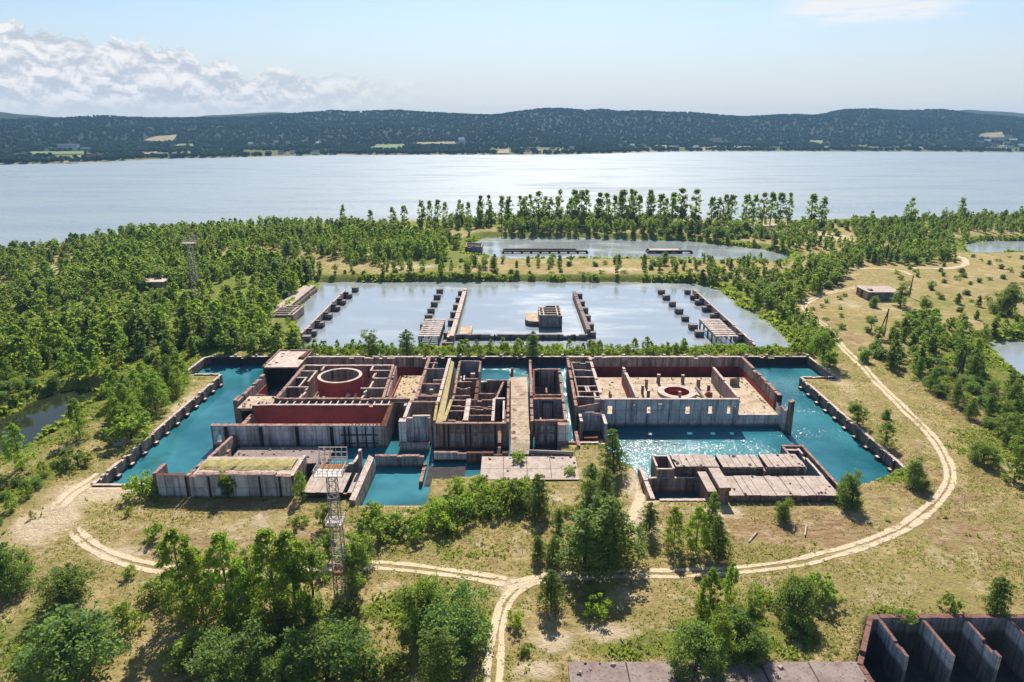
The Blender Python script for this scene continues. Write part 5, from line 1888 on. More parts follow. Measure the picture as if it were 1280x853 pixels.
def crown_shape(kind, r, dens=1.0):
    """clump centres and radii, plus trunk and limbs; nominal height in metres"""
    cen, rad = [], []
    if kind == 'pine':
        H, Rm = 10.0, 2.7
        lean = r.normal(size=2) * 0.25
        z = 0.9
        while z < 9.6:
            t = z / H
            rr = Rm * (1 - t) ** 0.38 * (0.75 + 0.3 * r.random()) * (0.72 + 0.28 * min(1, t / .18))
            nb = max(3, int((7 - 3 * t) * dens ** .5))
            a0 = r.random() * 6.28
            for b in range(nb):
                if r.random() < 0.10:
                    continue
                a = a0 + 6.28 * b / nb + r.normal() * .25
                L = rr * r.uniform(.65, 1.15)
                for f in ((.45, .95) if rr > 1.2 else (.75,)):
                    cen.append((lean[0] * t + L * f * math.cos(a), lean[1] * t + L * f * math.sin(a), z + .25 * f * L + r.normal() * .12))
                    rad.append((.42 + .30 * (1 - t)) * r.uniform(.8, 1.2))
            z += r.uniform(.62, .95)
        for k in range(3):
            cen.append((lean[0], lean[1], 9.2 + .3 * k))
            rad.append(.32)
        trunk = ([(0, 0, -.4), (lean[0] * .3, lean[1] * .3, 3), (lean[0] * .9, lean[1] * .9, 9)], [.20, .15, .04])
    elif kind == 'oliv':
        # broad crown built of several uneven lobes
        lob = [(0, 0, 5.6, 2.5)]
        for _ in range(int(r.integers(4, 7))):
            a, d = r.random() * 6.28, r.uniform(.9, 2.1)
            lob.append((d * math.cos(a), d * math.sin(a), r.uniform(2.6, 8.0), r.uniform(1.1, 2.0)))
        lob.append((r.normal() * .5, r.normal() * .5, 8.2, 1.5))
        for _ in range(3):
            a = r.random() * 6.28
            lob.append((1.1 * math.cos(a), 1.1 * math.sin(a), r.uniform(1.3, 2.4), r.uniform(1.2, 1.7)))
        w = np.array([q[3] ** 2 for q in lob])
        for k in range(int(84 * dens)):
            c = lob[int(r.choice(len(lob), p=w / w.sum()))]
            q = rand_unit(r, 1)[0] * c[3] * r.uniform(.45, 1.0)
            cen.append((c[0] + q[0], c[1] + q[1], max(.45, c[2] + q[2])))
            rad.append(r.uniform(.38, .85))
        trunk = ([(0, 0, -.4), (.15, .05, 2.5), (-.05, -.1, 7.5)], [.2, .15, .05])
    elif kind in ('leafy', 'lime'):
        H, Rm = 10.0, 2.35
        ph, am = r.random() * 6.28, r.uniform(.12, .3)
        n = int(80 * dens)
        for k in range(n):
            t = r.random() ** .85
            prof = math.sin(math.pi * min(1, (.14 + .84 * t) ** .70)) ** .62
            a = r.random() * 6.28
            rr = Rm * prof * (.30 + .70 * math.sqrt(r.random())) * (1 + am * math.sin(2 * a + ph + 3 * t))
            cen.append((rr * math.cos(a), rr * math.sin(a), .4 + 9.1 * t))
            rad.append(r.uniform(.42, .95) * (1.15 - .55 * t))
        trunk = ([(0, 0, -.4), (.1, .05, 3), (.05, -.1, 8)], [.17, .13, .04])
    elif kind == 'willow':
        H, Rm = 5.0, 2.2
        n = int(84 * dens)
        lob = [(r.random() * 6.28, r.uniform(.2, .75), r.uniform(.5, 1.0)) for _ in range(6)]
        for k in range(n):
            a, f, hh = lob[r.integers(6)]
            q = rand_unit(r, 1)[0]
            q[2] = abs(q[2])
            rr = 1.35 * r.uniform(.55, 1.25)
            cx, cy = Rm * f * math.cos(a) * .8, Rm * f * math.sin(a) * .8
            cen.append((cx + q[0] * rr, cy + q[1] * rr, max(.35, hh * 2.7 + q[2] * rr * .95 - (.9 if q[2] < .4 else 0) * r.random() * 2)))
            rad.append(r.uniform(.3, .8))
        for k in range(int(16 * dens)):
            a = r.random() * 6.28
            cen.append((Rm * .8 * math.cos(a) * r.random() ** .5, Rm * .8 * math.sin(a) * r.random() ** .5, r.uniform(.3, 1.2)))
            rad.append(.7)
        trunk = ([(0, 0, -.4), (.2, .1, 1.2), (.5, .3, 3)], [.2, .14, .05])
    elif kind == 'shrub':
        H, Rm = 2.0, 1.25
        n = int(26 * dens)
        for k in range(n):
            q = rand_unit(r, 1)[0]
            rr = r.random() ** .4
            cen.append((q[0] * rr * Rm, q[1] * rr * Rm, .35 + abs(q[2]) * rr * 1.45))
            rad.append(r.uniform(.22, .42))
        trunk = ([(0, 0, -.2), (.05, 0, .5), (.1, .05, 1.3)], [.06, .04, .02])
    else:  # poplar
        H = 25.0
        n = int(70 * dens)
        for k in range(n):
            t = r.random()
            prof = (math.sin(math.pi * min(1, .06 + .9 * t)) ** .55)
            a = r.random() * 6.28
            rr = 3.3 * prof * (1.15 - .45 * t) * (.25 + .75 * math.sqrt(r.random()))
            cen.append((rr * math.cos(a), rr * math.sin(a), 3.6 + 21 * t + r.normal() * .5))
            rad.append(r.uniform(1.0, 1.9))
        trunk = ([(0, 0, -1), (.2, .1, 8), (.1, -.2, 20)], [.5, .38, .12])
    return np.array(cen), np.array(rad), trunk


def limbs(cen, trunk, r, n):
    vs, fs = tube(*trunk)
    V, F = [vs], list(fs)
    off = len(vs)
    tp = np.array(trunk[0])
    for k in r.choice(len(cen), min(n, len(cen)), replace=False):
        c = cen[k]
        z0 = max(tp[0, 2] + .5, c[2] * .62)
        b = np.array([np.interp(z0, tp[:, 2], tp[:, 0]), np.interp(z0, tp[:, 2], tp[:, 1]), z0])
        r0 = np.interp(z0, tp[:, 2], trunk[1]) * .5
        v, f = tube([b, (b + c) / 2 + [0, 0, .1], c], [r0, r0 * .7, r0 * .25], 4)
        V.append(v)
        F += [tuple(i + off for i in q) for q in f]
        off += len(v)
    return np.concatenate(V), F


KINDS = {  # kind: (name, nominal height, leaf material, bark, near (per, size), far (per, size))
    'pine': ('pine_tree', 10.0, 'pine', 'bark', (52, .13), (13, .36)),
    'leafy': ('birch_tree', 10.0, 'leafy', 'palebark', (62, .125), (11, .385)),
    'oliv': ('broadleaf_tree', 10.0, 'oliv', 'bark', (64, .125), (11, .385)),
    'lime': ('young_tree', 10.0, 'lime', 'bark', (58, .125), (11, .37)),
    'willow': ('willow_bush', 5.0, 'willow', 'bark', (75, .085), (16, .24)),
    'shrub': ('shrub', 2.0, 'oliv', 'bark', (34, .09), (12, .17)),
    'limeshrub': ('green_shrub', 2.0, 'lime', 'bark', (34, .09), (12, .17)),
    'poplar': ('poplar_tree', 25.0, 'oliv', 'bark', (30, .6), (8, .8)),
}
NEAR, FAR = {}, {}
for ki, (kind, (nm, H, lm, bk, near, far)) in enumerate(KINDS.items()):
    shp = 'shrub' if kind == 'limeshrub' else kind
    NEAR[kind], FAR[kind] = [], []
    for v in range(4):
        r = np.random.default_rng(100 * ki + v)
        cen, rad, trunk = crown_shape(shp, r, 1.25)
        cm = quad_mesh(nm + '_crown', leaves(r, cen, rad, near[0], near[1]), M[lm])
        tv, tf = limbs(cen, trunk, r, 9)
        tm = bpy.data.meshes.new(nm + '_trunk')
        tm.from_pydata([tuple(p) for p in tv], [], tf)
        tm.materials.append(M[bk])
        NEAR[kind].append((cm, tm))
    for v in range(4):
        r = np.random.default_rng(100 * ki + 50 + v)
        cen, rad, trunk = crown_shape(shp, r, .9)
        FAR[kind].append(quad_mesh(nm, leaves(r, cen, rad * 1.1, far[0], far[1]), [M[lm], M[bk]], tube(*trunk, 5)))

PLACED = []


def zt(x, y):
    return float(terrain(np.array([x]), np.array([y]))[0])


def tree_near(kind, px, py, hpx, label, wide=1.0, group=None):
    """px, py: where the stem meets the ground; hpx: its height in the photograph"""
    x, y = G(px, py)
    z = zt(x, y)
    nm, H = KINDS[kind][0], KINDS[kind][1]
    # height from the top pixel at that distance
    dy = -(py - hpx - 426.5)
    dzy = (dy * _c - FOC * _s) / (dy * _s + FOC * _c)
    h = max(.6, (CAM_H + dzy * y) - z)
    v = random.randrange(4)
    root = thing(nm, label, {'pine': 'pine tree', 'leafy': 'tree', 'oliv': 'tree', 'lime': 'tree', 'willow': 'bush', 'shrub': 'bush', 'limeshrub': 'bush', 'poplar': 'tree'}[kind], (x, y, z), group)
    s = h / H
    root.rotation_euler = (0, 0, random.uniform(0, 6.28))
    root.scale = (s * wide, s * wide, s)
    for nmx, me in zip(('crown', 'trunk'), NEAR[kind][v]):
        c = bpy.data.objects.new(nmx, me)
        COL.objects.link(c)
        c.parent = root
    PLACED.append((x, y, h * .22 * wide))
    return root


L_ = 'large '
HAND = [
    # foreground left
    ('willow', 75, 846, 96, 'largest round willow bush in the lower left corner', 1.7), ('willow', 84, 753, 48, 'round dark green bush above the largest corner bush', 1.6),
    ('willow', 12, 738, 76, 'pale green bush cut by the left edge beside the sandy track', 1.0), ('shrub', 160, 788, 40, 'slim dark shrub right of the round corner bushes', .7),
    ('shrub', 163, 720, 15, 'tiny shrub below the left bend of the sandy track', .8), ('limeshrub', 161, 644, 11, 'small bright tuft of bush on the sand before the long white wall', 1.0),
    ('shrub', 192, 674, 24, 'upright sapling on the sand above the left track bend', .7), ('shrub', 202, 688, 14, 'small sapling just right of the upright sapling above the track', .8),
    ('leafy', 232, 765, 104, 'tall birch at the left end of the grove by the track', 1.0), ('leafy', 254, 772, 90, 'second birch from the left end of the grove by the track', 1.0), ('shrub', 206, 745, 30, 'low dark shrub at the left foot of the birch grove', 1.2),
    ('leafy', 286, 765, 102, 'birch with broad crown in the middle of the grove', 1.1), ('leafy', 305, 782, 80, 'birch at the near front of the grove left of the mast', 1.0), ('oliv', 318, 752, 70, 'dark tree at the back of the grove left of the mast', 1.0),
    ('leafy', 345, 772, 112, 'tall birch of the grove just left of the mast', 1.05), ('leafy', 370, 768, 108, 'slender birch nearest the mast on its left', .9), ('oliv', 392, 760, 92, 'shaded tree directly behind the lattice mast foot', .9),
    ('oliv', 443, 735, 78, 'dark leafy tree just right of the lattice mast', 1.0), ('pine', 455, 705, 50, 'bushy pine behind the mast on its right', 1.1), ('oliv', 412, 700, 44, 'low tree behind the lattice mast', 1.0),
    ('willow', 288, 840, 72, 'dark spreading bush below the birch grove', 1.55), ('willow', 412, 846, 92, 'large grey-green willow bush below the mast foot', 1.5), ('willow', 355, 852, 52, 'low bush at the bottom edge left of the large willow', 1.2),
    ('shrub', 240, 822, 34, 'small pale shrub left of the dark spreading bush', 1.3), ('shrub', 347, 790, 26, 'small round shrub between grove and lower bushes', 1.3), ('oliv', 520, 795, 75, 'left tree of the dark clump beside the junction', 1.15), ('willow', 560, 808, 82, 'large olive bush of the dark clump beside the junction', 1.45),
    ('oliv', 540, 780, 62, 'dark tree at the back of the clump beside the junction', 1.2), ('willow', 585, 800, 50, 'right-hand bush of the clump beside the junction', 1.0), ('pine', 552, 862, 78, 'bluish young pine at the bottom edge below the dark clump', 1.4), ('limeshrub', 602, 782, 26, 'yellow-green bush between the clump and the track', 1.2),
    ('shrub', 455, 850, 28, 'low shrub at the bottom between the willow and the clump', 1.3), ('shrub', 495, 845, 26, 'low shrub left of the bluish young pine', 1.3), ('shrub', 300, 745, 22, 'small shrub on the track edge behind the grove', 1.2),
    # by the basin
    ('oliv', 286, 622, 36, 'small tree growing against the long white wall', .95), ('leafy', 376, 622, 34, 'small tree at the right end of the long white wall', 1.0), ('limeshrub', 178, 618, 27, 'green bush at the near end of the left canal', 1.6), ('limeshrub', 165, 548, 34, 'bright bush on the left canal bank', 1.9),
    ('shrub', 98, 582, 20, 'pale grey-green bush on the sand left of the canal', 1.5), ('shrub', 372, 655, 14, 'small shrub below the long white wall end', 1.2), ('oliv', 405, 660, 34, 'rounded small tree left of the mast landing', 1.1),
    ('shrub', 484, 672, 27, 'dark round shrub on the grass right of the mast', 1.2), ('limeshrub', 466, 650, 22, 'bright shrub near the pool corner right of the mast', 1.5), ('shrub', 505, 662, 24, 'pair-mate shrub right of the dark round shrub', 1.3),
    ('limeshrub', 528, 662, 28, 'leafy shrub below the pool corner', 1.4), ('limeshrub', 553, 650, 30, 'leafy shrub at the right corner of the blue pool', 1.5), ('shrub', 574, 648, 32, 'dark upright shrub below the pool', 1.0), ('limeshrub', 560, 664, 24, 'front shrub of the row below the pool', 1.4), ('shrub', 518, 678, 16, 'tiny shrub below the leafy pool shrubs', 1.0),
    ('limeshrub', 590, 635, 30, 'bright shrub right of the pool', 1.5), ('limeshrub', 610, 625, 22, 'bright shrub at the left of the concrete pavement', 1.5), ('shrub', 614, 642, 22, 'small shrub on the open grass below the pavement', 1.2), ('limeshrub', 632, 622, 24, 'bright bush under the pavement middle', 1.6),
    ('shrub', 640, 632, 34, 'dark shrub below the pavement middle', 1.0), ('limeshrub', 655, 622, 26, 'bright bush right of the pavement middle', 1.5), ('pine', 674, 642, 46, 'young pine standing below the right end of the pavement', 1.5), ('limeshrub', 598, 612, 18, 'low bright bush at the near pavement edge', 1.5), ('limeshrub', 570, 616, 20, 'low bright bush at the dark recess beside the pool', 1.5),
    # centre right pines
    ('pine', 768, 590, 52, 'lone pine standing at the stair bay of the right hall', 1.3), ('pine', 738, 624, 46, 'pine behind the central pine clump, left', 1.3), ('pine', 756, 622, 36, 'pine behind the central pine clump, right', 1.3), ('pine', 730, 712, 74, 'leftmost tall pine of the central clump', 1.75), ('pine', 772, 704, 80, 'rightmost tall pine of the central clump', 1.7),
    ('pine', 750, 674, 60, 'pine at the back of the central clump', 1.6), ('pine', 735, 655, 52, 'highest standing pine at the rear of the central clump', 1.3), ('pine', 698, 662, 26, 'small young pine left of the central clump', 1.2), ('pine', 690, 700, 32, 'low pine in the pair left of the central clump', 1.5), ('pine', 672, 698, 28, 'leftmost low pine beside the central clump', 1.3), ('shrub', 711, 642, 12, 'tiny shrub on the sand above the central pines', 1.0),
    ('pine', 689, 758, 46, 'single young pine just below the track junction', 1.3), ('limeshrub', 645, 782, 24, 'small bright bush beside the straight track', .9), ('limeshrub', 748, 770, 26, 'low bright shrub in the grass below the central pines', 1.3), ('shrub', 656, 815, 10, 'tiny tuft shrub beside the straight track', 1.2),
    ('pine', 811, 668, 40, 'small pine below the left end of the slab deck', 1.2), ('leafy', 842, 682, 50, 'left tree of the group below the slab deck', 1.0), ('leafy', 870, 690, 58, 'middle tree of the group below the slab deck', 1.1), ('pine', 886, 664, 48, 'dark pine behind the group below the slab deck', 1.0), ('pine', 898, 698, 50, 'pale green pine at the right of the group below the slab deck', 1.2), ('shrub', 742, 748, 14, 'low dark bush in shade under the central pines', 1.6),
    ('lime', 886, 770, 62, 'slender light tree at the top of the right foreground thicket', .9), ('lime', 912, 752, 50, 'second slender tree at the top of the right foreground thicket', .8), ('oliv', 935, 792, 60, 'right-hand tree of the right foreground thicket', 1.0), ('willow', 912, 800, 58, 'round bush in the middle of the right foreground thicket', 1.2), ('willow', 868, 842, 78, 'dark dense bush at the slab edge in the thicket', 1.0),
    ('leafy', 897, 828, 60, 'bright tree before the slab in the thicket', 1.2), ('lime', 876, 770, 30, 'low left sapling of the right foreground thicket', 1.0), ('willow', 935, 825, 50, 'low bush at the right of the thicket by the slab', 1.1), ('lime', 944, 818, 26, 'bright low bush at the right foot of the thicket', 1.4),
    ('willow', 989, 768, 66, 'dense dark round bush below the curving track', 1.0), ('shrub', 1027, 748, 34, 'small dark shrub right of the dense round bush', 1.0), ('shrub', 998, 790, 27, 'tiny cone-shaped shrub below the dense round bush', .9), ('pine', 1244, 768, 46, 'young pine behind the buttressed pit', 1.3), ('shrub', 1188, 761, 22, 'small shrub left of the young pine behind the pit', .9), ('limeshrub', 950, 748, 16, 'bright low shrub between thicket and round bush', 1.6), ('limeshrub', 1130, 772, 8, 'flat bright green plant at the pit edge', 3.0),
    ('willow', 979, 648, 28, 'round bush in front of the slab deck', 1.0), ('willow', 1063, 632, 46, 'round bush at the right end of the slab deck', 1.0), ('willow', 1147, 608, 38, 'round bush inside the bend of the curving track', 1.1), ('lime', 1106, 556, 30, 'bright bush on the dry bank beside the track', 1.5), ('oliv', 1071, 530, 30, 'rounded tree on the right canal bank', 1.5), ('willow', 1108, 523, 13, 'low bush beside the track right of the rounded tree', 1.3),
    ('willow', 1230, 578, 34, 'round bush on the dry slope near the right edge', 1.3), ('oliv', 1268, 600, 54, 'dark tree cut by the right edge below the small pond', 1.2), ('oliv', 1028, 455, 54, 'large light tree at the far right corner of the basin', 1.25), ('willow', 1078, 452, 22, 'bush right of the track near the basin corner', 1.1), ('oliv', 1088, 415, 24, 'rounded dark tree left of the leaning poles', 1.2),
    ('willow', 1252, 392, 44, 'dark bushy tree on the open slope at far right', 1.2), ('oliv', 1155, 396, 28, 'small tree between the hut and the right slope', 1.2), ('oliv', 1125, 382, 32, 'tree leaning over the right end of the hut', 1.3), ('willow', 1092, 384, 16, 'bush against the hut front', 1.1),
    ('oliv', 462, 446, 34, 'round tree on the strip behind the left hall', 1.3), ('pine', 510, 446, 34, 'dark pine on the strip behind the left hall', 1.5), ('pine', 666, 446, 32, 'small pine on the strip behind the causeway', 1.4), ('lime', 808, 444, 24, 'thin tree on the strip behind the right hall', 1.1), ('lime', 100, 548, 52, 'tall bright tree on the near bank of the dark bog pond', 1.0), ('lime', 28, 590, 62, 'pale tree standing by the dark bog pond near the left edge', 1.0),
    ('limeshrub', 648, 577, 13, 'bright weed bush growing at the foot of the causeway', 1.6), ('limeshrub', 712, 592, 10, 'yellowish weed by the right end of the pavement', 1.4),
    ('lime', 40, 648, 10, 'sapling on the sand at the left edge', 1.0), ('limeshrub', 145, 715, 0.5, 'low bush by the left track', 1.0),
]
HAND = [h for h in HAND if h[3] > 5]
for (kind, px, py, hp, lab, wd) in HAND:
    tree_near(kind, px, py, hp, lab, wd * {'limeshrub': .72, 'willow': .75}.get(kind, 1))

# ---- woods: regions drawn on the ground
CLEAR = [(230, 510, 26, 30), (215, 545, 24, 22), (60, 345, 14, 6), (205, 366, 16, 7), (750, 337, 60, 4), (660, 338, 40, 4), (540, 333, 50, 4), (440, 335, 40, 4), (960, 286, 44, 6), (900, 283, 30, 4), (1040, 300, 30, 5), (249, 388, 15, 24), (330, 318, 30, 5), (120, 375, 14, 8), (300, 372, 14, 6), (60, 420, 14, 8)]


def in_clear(x, y):
    r = np.zeros(len(x), bool)
    for (px, py, rx, ry) in CLEAR:
        c = P(px, py)
        ax = abs(P(px + rx, py)[0] - c[0])
        ay = abs(P(px, py - ry)[1] - P(px, py + ry)[1]) / 2
        r |= ((x - c[0]) / ax) ** 2 + ((y - c[1]) / ay) ** 2 < 1
    return r


def track_dist(x, y):
    d = np.full(len(x), 1e9)
    for L in TRACKS:
        for q in L[::3]:
            d = np.minimum(d, (x - q[0]) ** 2 + (y - q[1]) ** 2)
    return np.sqrt(d)


OCC = {}


def free(x, y, rad):
    c = 4.0
    i, j = int(x // c), int(y // c)
    k = int(rad // c) + 1
    for a in range(i - k, i + k + 1):
        for b in range(j - k, j + k + 1):
            for (u, v, w) in OCC.get((a, b), ()):
                if (u - x) ** 2 + (v - y) ** 2 < ((rad + w) * .5) ** 2:
                    return False
    OCC.setdefault((i, j), []).append((x, y, rad))
    return True


for (x, y, w) in PLACED:
    free(x, y, w * 1.6)

TREES = {}


def region(pts, n, mix, rad, hts, label, pad=2.0, avoid=True):
    """scatter trees of a kind mix over a polygon given in the photograph"""
    poly = [G(x, y) for x, y in pts]
    xs, ys = [p[0] for p in poly], [p[1] for p in poly]
    m = n * 14
    x = rng.uniform(min(xs), max(xs), m)
    y = rng.uniform(min(ys), max(ys), m)
    k = sdf(x, y, poly) < 0
    x, y = x[k], y[k]
    k = np.ones(len(x), bool)
    for w in NATURAL:
        k &= sdf(x, y, w) > pad
    k &= sdf(x, y, LAKE) > 1.5
    k &= sdf(x, y, BASIN) > 2.5
    k &= ~in_clear(x, y)
    x, y = x[k], y[k]
    k = track_dist(x, y) > 3.2
    x, y = x[k], y[k]
    z = terrain(x, y)
    names, wts = zip(*mix)
    wts = np.array(wts) / sum(wts)
    cl = fbm(x, y, 55, 3, 61)
    cnt = 0
    ht_ = fbm(x, y, 34, 3, 131)
    for ii, (a, b, c, q) in enumerate(zip(x, y, z, cl)):
        if cnt >= n:
            break
        # neighbours tend to be of one kind
        kk = names[int(np.searchsorted(np.cumsum(wts), np.clip((rng.random() * .42 + 2.2 * (q - .15)) % 1.0, 0, .999)))]
        rr = rad * random.uniform(.8, 1.25) * (.75 if kk in ('shrub', 'limeshrub') else 1)
        if not free(a, b, rr):
            continue
        lo, hi = hts
        hp = float(np.clip((ht_[ii] - .3) / .4, 0, 1))
        if hp < .10 and random.random() < .7 and hi > 10:
            continue
        h = lo + (hi - lo) * (.55 * hp + .45 * random.random()) * random.uniform(.75, 1.15)
        if kk == 'willow':
            h *= .55
        if kk in ('shrub', 'limeshrub'):
            h = random.uniform(1.4, 3.0)
        TREES.setdefault(kk, []).append((a, b, c, h, label))
        cnt += 1
    return cnt


F1 = [(-80, 322), (0, 318), (60, 312), (150, 298), (250, 290), (330, 288), (420, 287), (520, 296), (575, 305), (560, 322), (500, 323), (470, 326), (400, 344), (384, 352), (368, 366), (340, 388), (332, 420), (372, 442), (262, 446), (235, 464), (222, 480), (210, 505), (190, 522), (150, 528), (140, 490), (115, 468), (40, 478), (0, 498), (-80, 520)]
print('F1', region(F1, 1900, [('oliv', 3.6), ('leafy', 3.6), ('willow', 1), ('lime', 1.4), ('pine', 1.6)], 5.7, (6, 13.5), 'forest left of the silver pond'))
print('F1x', region([(-420, 348), (-82, 322), (-82, 520), (-420, 560)], 900, [('oliv', 4), ('leafy', 4), ('pine', 2)], 6.2, (6, 12), 'forest beyond the left edge'))
print('F6x', region([(1300, 280), (1700, 285), (1700, 330), (1400, 330), (1400, 299), (1300, 295)], 250, [('oliv', 5), ('willow', 2), ('pine', 1)], 6.2, (6, 10), 'wood beyond the right edge'))
print('F8x', region([(1340, 420), (1700, 420), (1700, 600), (1330, 600)], 160, [('oliv', 5), ('willow', 3), ('limeshrub', 2)], 6, (5, 9), 'thicket beyond the right edge'))
print('F2', region([(-60, 610), (0, 590), (30, 590), (62, 576), (90, 560), (98, 562), (84, 584), (60, 604), (34, 626), (12, 660), (-60, 690)], 20, [('leafy', 3), ('lime', 3), ('willow', 2)], 4.4, (3.5, 6.5), 'thicket at the left edge before the bog pond'))
print('F2b', region([(140, 528), (180, 522), (212, 498), (230, 470), (236, 476), (222, 505), (196, 530), (160, 545)], 30, [('leafy', 4), ('lime', 3)], 4.0, (7, 10.5), 'grove on the left canal bank'))
print('F2c', region([(-60, 500), (0, 500), (45, 480), (110, 470), (130, 482), (60, 490), (30, 503), (-60, 525)], 40, [('oliv', 4), ('willow', 2)], 4.2, (6, 9), 'far bank of the dark bog pond'))
print('F3', region([(400, 351), (640, 350), (870, 351), (985, 352), (985, 346), (400, 346)], 95, [('shrub', 1), ('limeshrub', 3), ('willow', 3), ('oliv', 2.5), ('lime', 1.5), ('pine', 1)], 3.4, (3.5, 7.5), 'bank between the two silver ponds', pad=.5))
print('F3b', region([(400, 344), (985, 344), (985, 329), (600, 328), (560, 325), (480, 326)], 120, [('willow', 3), ('pine', 1.5), ('oliv', 2), ('leafy', 1), ('shrub', 1.5), ('limeshrub', 2)], 4.8, (4, 8), 'dry strip between the two silver ponds', pad=1))
print('F4', region([(440, 291), (560, 281), (640, 279), (860, 281), (1000, 284), (1010, 298), (980, 314), (940, 305), (860, 297), (600, 294), (572, 300), (540, 310)], 360, [('oliv', 6), ('willow', 2), ('pine', 1)], 6.0, (6, 13), 'wooded bank behind the far pond'))
print('F5', region([(870, 356), (960, 348), (1000, 335), (1062, 318), (1075, 330), (1040, 360), (1005, 378), (985, 398), (962, 398), (930, 380), (905, 360)], 150, [('oliv', 5), ('willow', 2), ('lime', 1), ('pine', 1)], 4.8, (6, 10.5), 'grove right of the silver pond', pad=3))
print('F5b', region([(960, 405), (1005, 395), (1030, 412), (1042, 440), (1010, 444), (975, 440)], 60, [('lime', 2), ('limeshrub', 4), ('leafy', 1)], 3.4, (3, 6.5), 'bright thicket between pond and track'))
print('F6', region([(1000, 286), (1080, 283), (1180, 276), (1340, 275), (1340, 292), (1230, 294), (1190, 300), (1195, 325), (1150, 332), (1085, 330), (1062, 315), (990, 312)], 320, [('oliv', 5), ('willow', 2), ('leafy', 2), ('pine', 1)], 6.0, (6, 10.5), 'wood by the lake at far right'))
print('F7', region([(372, 446), (1040, 446), (1040, 436), (372, 434)], 170, [('limeshrub', 6), ('shrub', 1.5), ('lime', 2.5)], 3.0, (3, 5.5), 'green strip behind the reactor halls', pad=-4))
print('F8', region([(1086, 432), (1120, 408), (1160, 402), (1215, 408), (1225, 430), (1220, 455), (1238, 478), (1280, 505), (1330, 550), (1300, 580), (1250, 548), (1215, 530), (1180, 500), (1130, 470), (1100, 455)], 150, [('oliv', 4), ('pine', 2), ('willow', 2), ('limeshrub', 3), ('lime', 1)], 4.4, (5, 9), 'thicket beside the right-hand pond', pad=1))
print('F9', region([(1060, 345), (1120, 322), (1300, 318), (1340, 420), (1240, 416), (1200, 392), (1150, 388), (1130, 352)], 60, [('willow', 4), ('shrub', 3), ('pine', 2), ('limeshrub', 1)], 9.0, (4, 7), 'open slope at far right'))
print('F9b', region([(1230, 405), (1340, 400), (1340, 432), (1228, 430)], 40, [('limeshrub', 3), ('lime', 1), ('oliv', 1)], 4.0, (4, 6), 'far bank of the right-hand pond', pad=.5))
print('F10', region([(1010, 355), (1060, 350), (1050, 420), (1012, 385)], 10, [('shrub', 4), ('pine', 1)], 9.0, (3, 5), 'dry slope round the hut'))
print('F12', region([(560, 284), (700, 281), (860, 282), (1000, 285), (1180, 280), (1340, 280), (1340, 274), (1150, 275), (1000, 280), (860, 278), (700, 276), (560, 278)], 200, [('willow', 5), ('oliv', 3)], 5.5, (6, 10), 'lake shore thickets', pad=1))
print('F11', region([(880, 275 + 6), (1060, 284), (1080, 300), (1000, 312), (900, 296)], 40, [('pine', 3), ('shrub', 3)], 9.0, (4, 7), 'sandy clearing behind the far pond'))
# tall poplars on the lake shore
for px, py, top in [(430, 292, 255), (441, 293, 270), (464, 290, 263), (492, 289, 258), (506, 289, 257), (528, 287, 250), (538, 288, 251), (548, 287, 250), (557, 288, 253)] + \
        [(576 + 7.0 * k + random.uniform(-5, 5), 283 + random.uniform(-3, 2), (248 if k < 11 else 240) + random.uniform(-4, 9)) for k in range(42)] + \
        [(888, 283, 246), (896, 283, 247), (905, 283, 243), (913, 283, 244), (931, 282, 243), (941, 282, 242), (952, 282, 242), (962, 282, 241), (973, 282, 241), (984, 283, 242), (1012, 283, 243), (1026, 283, 246), (1137, 278, 248), (1131, 279, 256), (1199, 277, 247), (1088, 287, 264), (1236, 279, 264), (1273, 277, 258)]:
    x, y = G(px, py)
    dy = -(top - 426.5)
    h = CAM_H + (dy * _c - FOC * _s) / (dy * _s + FOC * _c) * y - zt(x, y)
    TREES.setdefault('poplar', []).append((x, y, zt(x, y), h, 'lake shore'))

ADJ = {'pine': 'dark needled pine', 'leafy': 'bright leafy birch', 'oliv': 'olive green broadleaf tree', 'lime': 'light green young tree', 'willow': 'round grey-green bush', 'shrub': 'small dark shrub', 'limeshrub': 'small bright green shrub', 'poplar': 'tall poplar'}
CAT = {'pine': 'pine tree', 'leafy': 'tree', 'oliv': 'tree', 'lime': 'tree', 'willow': 'bush', 'shrub': 'bush', 'limeshrub': 'bush', 'poplar': 'tree'}


def on_screen(x, y):
    d = y * _c + CAM_H * _s
    return abs(FOC * x / d) < 640 + 8


